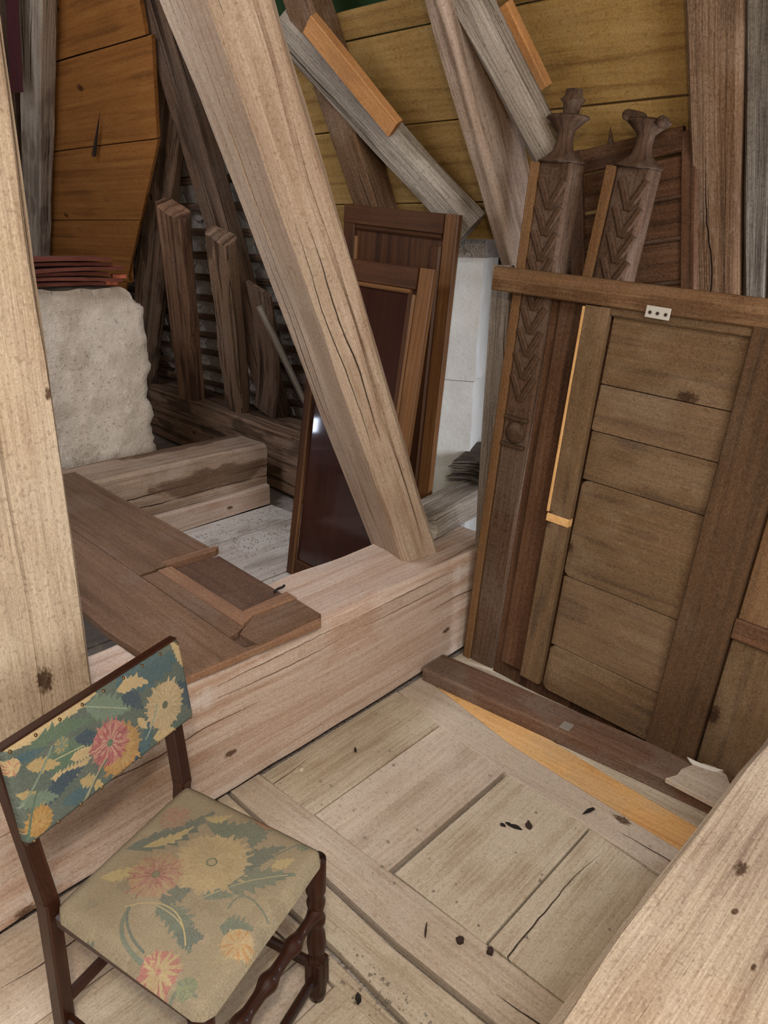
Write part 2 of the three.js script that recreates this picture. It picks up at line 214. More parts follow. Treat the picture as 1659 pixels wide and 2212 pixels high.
  redTileBright: groundMat({ seed: 38, a: 0xb5654a, b: 0xa4563c, c: 0x9a6a52, pit: 0.1, bump: 0.004 }),
  redTile: groundMat({ seed: 35, a: 0x8c4b38, b: 0x753d2f, c: 0x83604f, cA: 0.7, pit: 0.2, bump: 0.004, f: 14 }),
  wall: groundMat({ seed: 36, a: 0x8d8273, b: 0x7f7466, c: 0x9a8f80, bump: 0.01 }),
  shingle: groundMat({ seed: 37, a: 0x554a3e, b: 0x4b4137, c: 0x655a4d, bump: 0.003, pit: 0.1 }),
  bone: new THREE.MeshStandardMaterial({ color: 0xc9c4b8, roughness: 0.5 }),
  zinc: new THREE.MeshStandardMaterial({ color: 0xb9b5aa, roughness: 0.55, metalness: 0.25 }),
  black: new THREE.MeshStandardMaterial({ color: 0x17130f, roughness: 0.8 }),
  brass: new THREE.MeshStandardMaterial({ color: 0x6b5638, roughness: 0.4, metalness: 0.8 }),
  darkBit: new THREE.MeshStandardMaterial({ color: 0x33251c, roughness: 0.95 }),
  tarp: new THREE.MeshStandardMaterial({ color: 0x1d3a15, roughness: 0.9, side: THREE.DoubleSide }),
  red: new THREE.MeshStandardMaterial({ color: 0x4d1f22, roughness: 0.95, side: THREE.DoubleSide }),
  glass: new THREE.MeshPhysicalMaterial({ color: 0xffffff, transmission: 1, thickness: 0, roughness: 0.02 }),
};

// ---------------------------------------------------------------- the room shell
const RX = (y, x0 = 3.45) => x0 - 0.5 * (y - 0.46), SL = [-0.447, 0.894, 0], OUT = [0.894, 0.447];
struct('floor', boxUV(6.7, 0.16, 10.4), M.dirt, [1.0, -0.115, -2.05]);
function wallWithHole(name, w, h, th, hole, mat, hole2) {
  const s = new THREE.Shape([new THREE.Vector2(-w / 2, 0), new THREE.Vector2(w / 2, 0), new THREE.Vector2(w / 2, h), new THREE.Vector2(-w / 2, h)]);
  for (const q of [hole, hole2]) if (q) { const [a, b, c, d] = q; s.holes.push(new THREE.Path([new THREE.Vector2(a, b), new THREE.Vector2(a, d), new THREE.Vector2(c, d), new THREE.Vector2(c, b)])); }
  return struct(name, new THREE.ExtrudeGeometry(s, { depth: th, bevelEnabled: false }), mat);
}
wallWithHole('wall_back', 6.8, 3.6, 0.25, [-1.65 - 0.95, 1.375, 0.25 - 0.95, 2.625], M.wall).position.set(0.95, -0.1, 2.9);
wallWithHole('wall_far', 6.8, 3.6, 0.25, [-1.8 - 0.95, 0.25, -1.64 - 0.95, 0.45], M.wall).position.set(0.95, -0.1, -7.2);
{ const w = wallWithHole('wall_left', 10.4, 3.6, 0.25, [-2.5 - 0.65 + 2.05, 1.2, -2.5 + 0.65 + 2.05, 2.4], M.wall); w.rotation.y = -Math.PI / 2; w.position.set(-2.2, -0.1, -2.05); w.geometry.scale(1, 1, 1); }
{ const w = wallWithHole('wall_right', 5.85, 2.6, 0.25, null, M.mortar); w.rotation.y = -Math.PI / 2; w.position.set(4.375, -0.1, 0.225); }
{ const c = wallWithHole('ceiling', 6.7, 10.4, 0.2, [-0.4 - 0.9 - 0.8, 5.2 - 1.0 - 2.05 - 0.6, -0.4 - 0.9 + 0.8, 5.2 - 1.0 - 2.05 + 0.6], M.pine, [0.2 - 0.9 - 0.5, 3.15 + 2.9 - 0.5, 0.2 - 0.9 + 0.5, 3.15 + 2.9 + 0.5]); c.rotation.x = -Math.PI / 2; c.position.set(0.9, 3.4, 3.15); }
wallWithHole('wall_eaves', 1.6, 1.62, 0.12, [-0.91, 0.7, -0.41, 1.5], M.mortar).position.set(3.4, -0.1, 0.16);
windowUnit(5, [2.74, 1.0, 0.22], 0, 0.5, 0.8, [[0, 0, 0.5, 0.03]]);
windowUnit(4, [-0.4, 3.5, 1.0], 0, 1.6, 1.2, [[0, 0, 0.04, 1.2]]); scene.getObjectByName('window_4').rotation.x = Math.PI / 2;  // unseen frame for the added skylight over the photographer
windowUnit(6, [0.2, 3.5, -2.9], 0, 1.0, 1.0, [[0, 0, 0.04, 1.0]]); scene.getObjectByName('window_6').rotation.x = Math.PI / 2;  // frame of the made-up skylight above the floor bay
function windowUnit(n, pos, rotY, w, h, bars) {
  const g = group('window_' + n, pos, [0, rotY, 0]); g.userData.kind = 'structure';
  for (const [x, y, a, b] of [[0, h / 2, w, 0.05], [0, -h / 2, w, 0.05], [-w / 2, 0, 0.05, h], [w / 2, 0, 0.05, h], ...bars]) { const m = mesh('window_bar', boxUV(a, b, 0.05), M.grey, g); m.position.set(x, y, 0); }
  mesh('window_glass', new THREE.PlaneGeometry(w, h), M.glass, g);
}
windowUnit(1, [-0.7, 1.9, 3.02], 0, 1.9, 1.25, [[0, 0, 0.04, 1.25], [0, 0, 1.9, 0.03]]);
windowUnit(2, [-1.72, 0.25, -7.08], 0, 0.16, 0.2, [[0, 0, 0.012, 0.2]]);
windowUnit(3, [-2.32, 1.7, -2.5], Math.PI / 2, 1.3, 1.2, [[0, 0, 0.04, 1.2]]);
// outer roof: a thick sheathed slope with the bare tiled bay between the two halves
function slab(name, x0, y0, y1, z0, z1, th, mat) {
  const s = new THREE.Shape([new THREE.Vector2(RX(y0, x0), y0), new THREE.Vector2(RX(y0, x0) + th, y0), new THREE.Vector2(RX(y1, x0) + th, y1), new THREE.Vector2(RX(y1, x0), y1)]);
  return struct(name, new THREE.ExtrudeGeometry(s, { depth: z1 - z0, bevelEnabled: false }), mat, [0, 0, z0]);
}
slab('roof_slope', 3.76, -0.1, 3.5, -7.2, -5.9, 0.2, M.dark);
slab('roof_slope', 3.76, 2.15, 3.5, -5.9, -2.72, 0.2, M.dark);
slab('roof_slope', 4.15, 1.5, 3.5, -2.72, 3.1, 0.2, M.dark);
struct('trim_2', boxUV(0.75, 0.05, 5.8), M.dark, [3.9, 1.5, 0.2]);
slab('trim_1', 3.6, -0.1, 3.5, -2.76, -2.7, 0.8, M.dark);
struct('wall_knee', boxUV(0.2, 0.6, 3.4), M.mortar, [3.98, 0.0, -4.3]);

{
  const g = tag(group('added_bulb', FILL_POS), 'added bulb on a cord, standing in for a torch at the camera', 'added_lamp');
  mesh('bulb', new THREE.SphereGeometry(0.032, 20, 14), new THREE.MeshStandardMaterial({ color: 0xfff4e0, emissive: 0xffe8cc, emissiveIntensity: 4 }), g);
  const so = mesh('socket', new THREE.CylinderGeometry(0.018, 0.02, 0.05, 14), M.black, g); so.position.y = 0.055;
  const co = mesh('cord', new THREE.CylinderGeometry(0.003, 0.003, 1.24, 8), M.black, g); co.position.y = 0.69;
}
// ---------------------------------------------------------------- floor boards
{
  const fl = group('floor_boards', [0, 0, 0]); fl.userData.kind = 'structure';
  const zs = [-1.65, -1.385, -1.05, -0.725, -0.40, -0.02];
  for (let i = 0; i < 5; i++) {                                            // short boards of the hatch, running across
    const w = i === 1 ? 0.022 : i === 0 ? 0.004 : 0.006, a = zs[i], b = zs[i + 1] - w, xr = (z) => 1.937 - (z + 1.617) * -0.148 - 0.004;
    const xe = (z) => 1.937 - 0.148 * (z + 1.617) - 0.004;
    flatBoard([[1.252, a], [1.244, b], [xe(b), b + (i % 2 ? 0.004 : 0)], [xe(a), a]], -0.002 * (i % 2), 0.03, i % 3 === 1 ? M.floor2 : M.floor, fl, 'plank', true, i * 1.37 + 1);
  }
  flatBoard([[1.13, -1.66], [1.108, -1.187], [1.09, -0.9], [1.092, -0.55], [1.08, 0.0], [1.236, 0], [1.243, -0.72], [1.248, -1.66]], 0.001, 0.032, M.floor2, fl, 'plank', false, 4);
  flatBoard([[0.975, -1.66], [0.97, -1.0], [0.952, -0.75], [0.94, 0], [1.066, 0], [1.072, -0.6], [1.07, -0.9], [1.09, -1.187], [1.115, -1.66]], 0, 0.03, M.floor, fl, 'plank', false, 5);
  flatBoard([[0.905, -1.66], [0.9, -0.8], [0.88, 0], [0.925, 0], [0.938, -0.75], [0.955, -1.05], [0.962, -1.66]], -0.008, 0.03, M.floor, fl, 'plank', false, 9);
  const zl = [-1.66, -1.36, -1.045, -0.93, -0.62, -0.31, -0.02];
  for (let i = 0; i < 6; i++) flatBoard([[-1.0, zl[i]], [-1.0, zl[i + 1] - 0.005], [0.89, zl[i + 1] - 0.004], [0.9, zl[i]]], -0.002 * ((i + 1) % 2), 0.03, i % 2 ? M.floor : M.floor2, fl, 'plank', true, i * 2.1 + 7);
  flatBoard([[1.94, -1.64], [1.86, -1.3], [1.828, -1.04], [1.775, -0.494], [1.74, 0.0], [1.86, 0.0], [1.903, -0.491], [1.942, -0.897], [1.968, -1.125], [2.068, -1.545], [2.09, -1.64]], 0.004, 0.034, M.floor2, fl, 'plank', false, 11);
  flatBoard([[2.095, -1.64], [2.073, -1.545], [1.972, -1.125], [1.947, -0.897], [1.907, -0.491], [1.87, 0.0], [2.02, 0.0], [2.035, -0.482], [2.064, -0.802], [2.106, -1.111], [2.13, -1.64]], 0.002, 0.03, M.orange, fl, 'plank', false, 12);
  flatBoard([[2.135, -1.64], [2.11, -1.111], [2.069, -0.802], [2.04, -0.482], [2.03, 0], [2.6, 0], [2.6, -1.64]], 0, 0.03, M.floor, fl, 'plank', false, 13);
  // the bay between the two tie beams
  const zb = [-3.72, -3.42, -3.12, -2.83, -2.52, -2.08];
  for (let i = 0; i < 5; i++) flatBoard([[0.6, zb[i]], [0.6, zb[i + 1] - 0.006], [3.0, zb[i + 1] - 0.006], [3.0, zb[i]]], -0.004 * (i % 2), 0.03, M.dusty, fl, 'plank', true, i * 1.9 + 21);
}

const TILE_GAP = [5, 8];
// ---------------------------------------------------------------- roof lining, battens, tiles
{
  const lin = group('roof_lining', [0, 0, 0]); lin.userData.kind = 'structure';
  const rowsR = [[2.458, 2.545], [2.157, 2.452], [1.862, 2.151], [1.715, 1.856]];
  rowsR.forEach(([a, b], i) => { const y = (a + b) / 2, x = RX(y) + 0.0125; timber('plank', [x, y, -3.12 - 0.03 * (i % 2)], [x, y, 0.4], (b - a) / 0.894, 0.024, SL, M.pine, { seed: 40 + i, wob: 0.002, r: 0.003, n: 3, seg: 8, ou: 0.13 + i * 0.31, ov: i * 0.83 }, lin); });
  const rowsL = [[2.64, 3.0, -3.70, 0.5], [2.215, 2.634, -3.93, 0.75], [1.79, 2.209, -4.41], [1.36, 1.784, -5.04], [0.95, 1.354, -5.65]];
  rowsL.forEach(([a, b, e, cut = 1.31], i) => { const y = (a + b) / 2, x = RX(y) + 0.0125; timber('plank', [x, y, -7.0], [x, y, e], (b - a) / 0.894, 0.024, SL, M.pineOrange, { seed: 50 + i, wob: 0.002, r: 0.003, n: 3, seg: 8, cut, ou: 0.2 + i * 0.37, ov: 0.4 + i * 0.61 }, lin); });
  const tr = group('roof_tiles', [0, 0, 0]); tr.userData.kind = 'structure';
  // plain clay tile with a slight camber and rounded tail
  const tg = new THREE.BoxGeometry(0.165, 0.27, 0.014, 4, 5, 1), tp = tg.attributes.position;
  for (let i = 0; i < tp.count; i++) { const x = tp.getX(i), y = tp.getY(i); tp.setZ(i, tp.getZ(i) + 0.012 * (1 - (x / 0.0825) ** 2)); if (y < -0.13) tp.setY(i, y + 0.03 * (x / 0.0825) ** 2); }
  tg.computeVertexNormals();
  seed(5);
  for (let r = 0; r < 14; r++) {
    const y = 0.12 + r * 0.15;
    timber('batten', [RX(y + 0.1, 3.70), y + 0.1, -5.95], [RX(y + 0.1, 3.70), y + 0.1, -2.74], 0.045, 0.025, SL, M.dark, { seed: 60 + r, wob: 0.003, r: 0.004, n: 2, seg: 10 }, tr);
    for (let k = 0; k < 18; k++) {
      const z = -5.85 + k * 0.176 + (r % 2) * 0.06;
      if ((r === 4 && k === TILE_GAP[0]) || (r === 8 && k === TILE_GAP[1])) continue;
      const t = mesh('tile', tg, M.tile, tr), j = rnd();
      t.position.set(RX(y, 3.75) - 0.004 * j, y, z);
      t.quaternion.setFromRotationMatrix(new THREE.Matrix4().makeBasis(V(0, 0, 1), V(...SL), V(-OUT[0], -OUT[1], 0)));
      t.rotateX(-0.075 - 0.02 * j); t.rotateZ((rnd() - 0.5) * 0.05);
    }
  }
}

// ---------------------------------------------------------------- roof timbers
const X = [1, 0, 0], Z = [0, 0, 1], Y = [0, 1, 0];
const rp = (y, x0) => RX(y, x0);
const T = (name, A, B, w, h, side, mat, label, cat, o, grp) => tag(timber(name, A, B, w, h, side, mat, o), label, cat, grp);
// tie beams (front face, top face); w along y, h along z
T('tie_beam', [-0.9, 0.232, -1.84], [2.62, 0.232, -1.84], 0.462, 0.4, Y, M.beam, 'massive pale timber tie beam lying across the floor, carrying the raking strut', 'beam', { seed: 2, r: 0.026, wob: 0.011, n: 7, seg: 50, grooves: [{ side: 1, t: 0.62, w: 0.012, d: 0.01, v0: 0.5, v1: 0.68, wan: 2 }] });
T('tie_beam', [1.0, 0.215, -3.93], [3.02, 0.2, -3.955], 0.42, 0.35, Y, M.beamBrown, 'second timber tie beam behind the floor bay, with a dark oval stain', 'beam', { seed: 3, r: 0.018, wob: 0.01, n: 6, ou: 0, ov: 0 });
T('tie_beam', [-1.0, 0.23, -0.21], [2.02, 0.23, -0.135], 0.46, 0.42, Y, M.pale, 'pale timber beam crossing the bottom right corner, its broad worn face upward', 'beam', { seed: 4, r: 0.02, wob: 0.008, n: 7, seg: 36, ou: 0, ov: -1.62 });
T('sill_board', [1.5, 0.065, -3.715], [2.99, 0.075, -3.745], 0.14, 0.045, Y, M.beam, 'pinkish squared board along the foot of the second tie beam', 'board', { seed: 9, r: 0.006, wob: 0.004 });
T('wall_plate', [3.63, 0.22, -5.95], [3.265, 0.22, -2.8], 0.44, 0.36, Y, M.oldbrown, 'long brown wall plate under the tiles, carrying the short posts', 'beam', { seed: 5, r: 0.02, wob: 0.01, n: 6, seg: 30, grooves: [{ side: 1, t: 0.3, w: 0.012, d: 0.02, v0: 0.05, v1: 0.95 }] });
// the main raking strut
T('raking_strut', [2.255, 0.44, -1.905], [1.1, 2.95, -1.905], 0.165, 0.29, [0.98, 0, 0.2], M.strut, 'thick raking strut with a long crack, rising left from the tie beam', 'beam', { seed: 6, r: 0.022, wob: 0.007, n: 6, seg: 30, taper: 1.17, grooves: [{ side: 2, t: 0.38, w: 0.009, d: 0.016, v0: 0.02, v1: 0.98 }, { side: 3, t: 0.5, w: 0.007, d: 0.008, v0: 0.35, v1: 0.9 }] });
T('oak_post', [0.56, 0.46, -1.83], [0.55, 3.4, -1.83], 0.345, 0.34, X, M.postWood, 'broad pale squared post with a fine crack, standing behind the chair', 'post', { seed: 7, r: 0.014, wob: 0.005, n: 7, seg: 30, grooves: [{ side: 2, t: 0.4, w: 0.004, d: 0.012, v0: 0.02, v1: 0.5, wan: 1.6 }], ou: 0.1, ov: 0.2 });
const R = (name, y0, z0, y1, z1, w, h, x0, mat, label, cat, o, grp) => T(name, [rp(y0, x0) , y0, z0], [rp(y1, x0), y1, z1], w, h, Z, mat, label, cat, o, grp);
R('rafter', 0.5, -0.96, 3.3, -0.965, 0.155, 0.12, 3.385, M.rafter, 'reddish brown rafter with a knot, right of the carved headboard', 'beam', { seed: 11, wob: 0.005 });
R('rafter', 0.5, -0.80, 3.3, -0.83, 0.13, 0.11, 3.40, M.greyDark, 'grooved grey rafter at the right edge', 'beam', { seed: 12, wob: 0.005, grooves: [{ side: 0, t: 0.5, w: 0.008, d: 0.014, v0: 0.05, v1: 0.95, wan: 0.3 }, { side: 2, t: 0.4, w: 0.008, d: 0.014, v0: 0.05, v1: 0.95, wan: 0.3 }] });
R('rafter', 1.60, -1.71, 3.3, -1.86, 0.078, 0.23, 3.315, M.greyWarm, 'pale cracked strut rising above the left end of the wardrobe frame', 'beam', { seed: 13, wob: 0.008, r: 0.03, taper: 1.75, grooves: [{ side: 0, t: 0.6, w: 0.008, d: 0.01, v0: 0.05, v1: 0.95 }] });
R('rafter', 1.72, -2.505, 3.3, -2.60, 0.15, 0.13, 3.385, M.rafter, 'brown rafter behind the raking strut, above the wardrobe door', 'beam', { seed: 14, wob: 0.007, grooves: [{ side: 0, t: 0.5, w: 0.01, d: 0.012, v0: 0.1, v1: 0.9 }] });
R('rafter', 0.45, -4.32, 3.2, -3.63, 0.21, 0.12, 3.56, M.dark, 'dark double rafter leaning across the bare tiles', 'beam', { seed: 15, wob: 0.008, grooves: [{ side: 0, t: 0.45, w: 0.016, d: 0.03, v0: 0.02, v1: 0.98, wan: 0.5 }, { side: 3, t: 0.5, w: 0.016, d: 0.03, v0: 0.02, v1: 0.98, wan: 0.5 }] });
R('wind_brace', 0.45, -6.28, 2.6, -3.84, 0.28, 0.07, 3.60, M.oldbrown, 'wide dark brace slanting behind the short posts', 'beam', { seed: 16, wob: 0.01, grooves: [{ side: 0, t: 0.6, w: 0.012, d: 0.02, v0: 0.1, v1: 0.9 }] });
R('wind_brace', 1.30, -6.75, 3.25, -3.93, 0.18, 0.12, 3.36, M.greyPale, 'grey weathered brace slanting beside the orange boards', 'beam', { seed: 17, wob: 0.007 });
R('wind_brace', 1.5, -6.86, 3.25, -4.42, 0.15, 0.1, 3.40, M.dark, 'dark brown brace at the left edge, beyond the grey brace', 'beam', { seed: 18, wob: 0.007 });
R('wind_brace', 1.75, -1.98, 2.52, -2.70, 0.17, 0.11, 3.36, M.grey, 'grey brace running down to the top of the wardrobe door', 'beam', { seed: 19, wob: 0.008, r: 0.03, n: 5 });
R('wind_brace', 1.99, -1.49, 2.75, -1.86, 0.115, 0.12, 3.245, M.grey, 'pale brace with a rounded end beside the first carved bedpost', 'beam', { seed: 20, wob: 0.007, r: 0.04, n: 5 });
R('batten_strip', 2.11, -2.17, 2.475, -2.46, 0.085, 0.04, 3.255, M.batten, 'new orange batten nailed along the grey brace, left one', 'board', { seed: 21, wob: 0.002, r: 0.004 });
R('batten_strip', 2.19, -1.505, 2.42, -1.61, 0.035, 0.04, 3.30, M.batten, 'new orange batten beside the pale rounded brace, right one', 'board', { seed: 22, wob: 0.002, r: 0.004 });
T('short_post', [3.43, 0.44, -5.25], [2.745, 1.85, -4.26], 0.225, 0.12, Z, M.rafterRed, 'short split reddish post leaning up from the wall plate, nearest the masonry', 'post', { seed: 23, wob: 0.012, r: 0.025, n: 6, grooves: [{ side: 0, t: 0.55, w: 0.02, d: 0.04, v0: 0.05, v1: 0.98, wan: 1.4 }, { side: 3, t: 0.5, w: 0.014, d: 0.03, v0: 0.2, v1: 0.9 }], end: 0.03 });
T('short_post', [3.40, 0.48, -4.58], [2.80, 1.70, -3.86], 0.19, 0.12, Z, M.oldbrown, 'second short post up from the masonry, darker, leaning on the wall plate', 'post', { seed: 24, wob: 0.012, r: 0.025, n: 6, grooves: [{ side: 3, t: 0.5, w: 0.016, d: 0.03, v0: 0.1, v1: 0.9 }, { side: 0, t: 0.5, w: 0.016, d: 0.03, v0: 0.1, v1: 0.9 }], end: 0.03 });
T('curved_plank', [3.44, 0.48, -4.30], [3.0, 1.40, -3.78], 0.2, 0.04, Z, M.dark, 'dark bowed plank leaning among the short posts', 'board', { seed: 25, wob: 0.01, bow: 0.06, r: 0.012 });
T('thin_pole', [3.2, 0.62, -3.53], [2.87, 1.31, -3.61], 0.04, 0.04, Z, M.grey, 'thin grey pole leaning in front of the bare tiles', 'pole', { seed: 26, wob: 0.003, r: 0.016 });
T('grey_board', [2.47, 0.47, -1.635], [2.47, 1.62, -1.645], 0.085, 0.03, Z, M.grey, 'upright grey board between the white chimney and the wardrobe frame', 'board', { seed: 27, wob: 0.003, r: 0.004, ou: 0.3 });

// ---------------------------------------------------------------- masonry
function rough(w, h, d, nx, ny, nz, fn, mat, name, pos, parent) {
  const g = new THREE.BoxGeometry(w, h, d, nx, ny, nz), p = g.attributes.position, n = g.attributes.normal, u = g.attributes.uv, q = new THREE.Vector3();
  for (let i = 0; i < p.count; i++) { const x = p.getX(i), y = p.getY(i), z = p.getZ(i), ax = Math.abs(n.getX(i)) > 0.5, ay = Math.abs(n.getY(i)) > 0.5; u.setXY(i, ax ? z : x, ay ? z : y); q.set(x, y, z); fn(q, x / w + 0.5, y / h + 0.5, z / d + 0.5); p.setXYZ(i, q.x, q.y, q.z); }
  g.computeVertexNormals(); const m = mesh(name, g, mat, parent); if (pos) m.position.set(...pos); return m;
}
tag(rough(0.98, 1.4, 0.36, 34, 46, 10, (q, a, b, c) => {
  const e = sm(0.8, 1, a);
  q.z += (fbm(a * 6, b * 8) - 0.5) * 0.03 * sm(0, 0.2, c) + (noise(a * 40, b * 50) - 0.5) * 0.005;
  q.x += e * ((fbm(b * 14 + 3, c * 4) - 0.5) * 0.09 + (noise(b * 60, c * 9) - 0.5) * 0.02) - sm(0.9, 1, a) * sm(0.94, 1, b) * 0.06 + sm(0.25, 0, b) * e * 0.06;
  q.y -= sm(0.86, 1, a) * sm(0.9, 1, b) * 0.075 + (noise(a * 12, c * 5) - 0.5) * 0.02 * sm(0.8, 1, b);
  if (c > 0.98 && a > 0.98) q.z -= 0.02;
}, M.plaster, 'masonry_block', [2.08, 0.685, -4.58]), 'rough plastered masonry block with a crumbling right edge, under red tiles', 'masonry');
{
  const ch = group('chimney', [3.094, 0, -2.44], [0, 0.436, 0]); tag(ch, 'whitewashed square chimney with a horizontal crack, seen right of the wardrobe door', 'chimney');
  rough(0.44, 1.06, 0.5, 10, 20, 10, (q) => { q.x += (fbm(q.z * 9 + 2, q.y * 7) - 0.5) * 0.012; q.z += (fbm(q.x * 9, q.y * 7) - 0.5) * 0.012; }, M.white, 'lower_shaft', [0.004, 0.52, 0.0], ch);
  rough(0.46, 0.575, 0.52, 10, 14, 10, (q) => { q.x += (fbm(q.z * 9 + 7, q.y * 7) - 0.5) * 0.02; q.z += (fbm(q.x * 9 + 5, q.y * 7) - 0.5) * 0.02; }, M.white, 'upper_shaft', [-0.002, 1.343, 0.0], ch);
  rough(0.5, 0.5, 0.56, 8, 8, 8, (q) => { q.x += (fbm(q.z * 9 + 7, q.y * 7) - 0.5) * 0.04; q.z += (fbm(q.x * 9 + 5, q.y * 7) - 0.5) * 0.04; }, M.mortar, 'shaded_cap', [-0.01, 1.88, 0.0], ch).userData.label = 'top of the chimney, coloured grey for the shade under the boards';  // shade below the roof boards put into the grey of this upper part
}
// loose red tiles on the masonry
{
  seed(21);
  const rt = new THREE.BoxGeometry(0.6, 0.018, 0.3, 8, 1, 4), p = rt.attributes.position;
  for (let i = 0; i < p.count; i++) { const x = p.getX(i), z = p.getZ(i); p.setY(i, p.getY(i) + 0.012 * Math.cos(x * 4) + 0.004 * noise(x * 30 + 2, z * 30)); p.setX(i, x + (x > 0.28 ? (noise(z * 40, 3) - 0.5) * 0.05 : 0)); p.setZ(i, z + (z > 0.14 ? (noise(x * 25, 8) - 0.5) * 0.03 : 0)); }
  rt.computeVertexNormals();
  const names = ['lowest', 'second', 'third', 'fourth', 'fifth', 'topmost'];
  const sx = [2.02, 2.1, 2.03, 2.12, 2.06, 2.04], ty = [0.02, -0.03, 0.035, 0.05, 0.02, 0.045];
  for (let i = 0; i < 6; i++) {
    const m = mesh('roof_tile', rt, M.redTile); m.position.set(sx[i], 1.406 + i * 0.027, -4.5 + (i % 2) * 0.03); m.rotation.set(0, 0.12 * (rnd() - 0.5), ty[i] * 0.55);
    tag(m, `red clay roof tile, ${names[i]} of the stack on the masonry block`, 'roof tile', 'red tiles on the masonry');
  }
  const fr = [[2.33, 1.42, -4.37, 0.07], [2.42, 1.455, -4.40, 0.09], [2.45, 1.50, -4.46, 0.08]], what = ['smallest orange tile fragment at the front of the red tile stack', 'orange tile fragment in the middle of the stepped broken tile ends', 'orange broken tile end highest at the right of the red tiles'];
  fr.forEach(([x, y, z, s], i) => { const m = rough(s, 0.022, s * 0.9, 5, 1, 5, (q) => { q.x += (noise(q.z * 60 + i, i) - 0.5) * 0.02; q.z += (noise(q.x * 60, i + 4) - 0.5) * 0.02; }, M.redTileBright, 'tile_fragment', [x, y, z]); m.rotation.y = i; tag(m, what[i], 'tile fragment', 'broken tile ends'); });
}
// offcut on the tie beam, with a stack of shingles on it
T('log_offcut', [2.36, 0.52, -1.925], [3.3, 0.53, -2.02], 0.135, 0.2, Y, M.grey, 'split grey timber offcut lying on the tie beam behind the strut', 'log', { seed: 31, r: 0.03, wob: 0.016, n: 6, end: 0.05 });
{
  const lab = ['bottom', 'second', 'third', 'fourth', 'fifth', 'top'], off = [0, 0.035, 0.02, 0.01, 0.025, 0.03];
  for (let i = 0; i < 6; i++) { const m = rough(0.34, 0.009, 0.2, 8, 1, 5, (q, a, b, c) => { q.y += 0.006 * Math.sin(a * 4 + i) + (noise(a * 6, c * 5 + i) - 0.5) * 0.005; q.x -= Math.abs(c - 0.5) * 0.1 * (a < 0.1 ? 1 : 0); q.z += (noise(a * 9, i) - 0.5) * 0.01; }, M.shingle, 'wood_shingle', [3.03 + off[i], 0.608 + i * 0.0165, -2.03 - 0.012 * (i % 3)]); m.rotation.y = 0.1 + (i % 3) * 0.09; tag(m, `dark wooden shingle, ${lab[i]} of the small stack before the white chimney`, 'shingle', 'shingles on the offcut'); }
}

// ---------------------------------------------------------------- doors leaning behind the strut
function doorPart(g, name, x, y, z, w, h, d, mat, seedN, r = 0.004) {   // local: y up, z across, x depth
  const m = mesh(name, hewn(h, d, w, { seed: seedN, wob: 0.0012, r, n: 3, seg: 6 }), mat, g); m.position.set(x, y - h / 2, z); return m;
}
function doorRail(g, name, x, y, z, w, h, d, mat, seedN, r = 0.004) {   // grain runs across
  const m = mesh(name, hewn(w, h, d, { seed: seedN, wob: 0.0012, r, n: 3, seg: 6 }), mat, g); m.quaternion.setFromRotationMatrix(new THREE.Matrix4().makeBasis(V(0, 1, 0), V(0, 0, 1), V(1, 0, 0))); m.position.set(x, y, z - w / 2); return m;
}
{
  const g = tag(group('walnut_door', [2.615, 0.01, -2.43], [0.075, 0, 0]), 'tall dark walnut wardrobe door with a moulded frame, leaning below the brace', 'door');
  const H = 1.82, W = 0.66;
  doorPart(g, 'stile', 0, H / 2, W / 2 - 0.035, 0.07, H, 0.032, M.walnutLit, 71); doorPart(g, 'stile', 0, H / 2, -W / 2 + 0.035, 0.07, H, 0.032, M.walnut, 72);
  doorRail(g, 'rail', -0.002, H - 0.04, -0.035, W - 0.075, 0.08, 0.036, M.walnut, 73); doorRail(g, 'rail', 0, 0.1, 0, W - 0.14, 0.12, 0.03, M.walnut, 74);
  doorPart(g, 'molding', -0.008, H / 2 - 0.03, W / 2 - 0.085, 0.022, H - 0.2, 0.03, M.walnut, 75, 0.009); doorPart(g, 'molding', -0.006, H / 2 - 0.03, W / 2 - 0.115, 0.05, H - 0.2, 0.02, M.walnut, 79, 0.005);
  doorPart(g, 'molding', -0.008, H / 2 - 0.03, -W / 2 + 0.085, 0.022, H - 0.2, 0.03, M.walnutLit, 76, 0.009);
  doorRail(g, 'molding', -0.006, H - 0.092, 0, W - 0.16, 0.02, 0.026, M.walnut, 77, 0.008);
  doorPart(g, 'panel', 0.006, H / 2, 0, W - 0.14, H - 0.1, 0.014, M.walnut, 78);
}
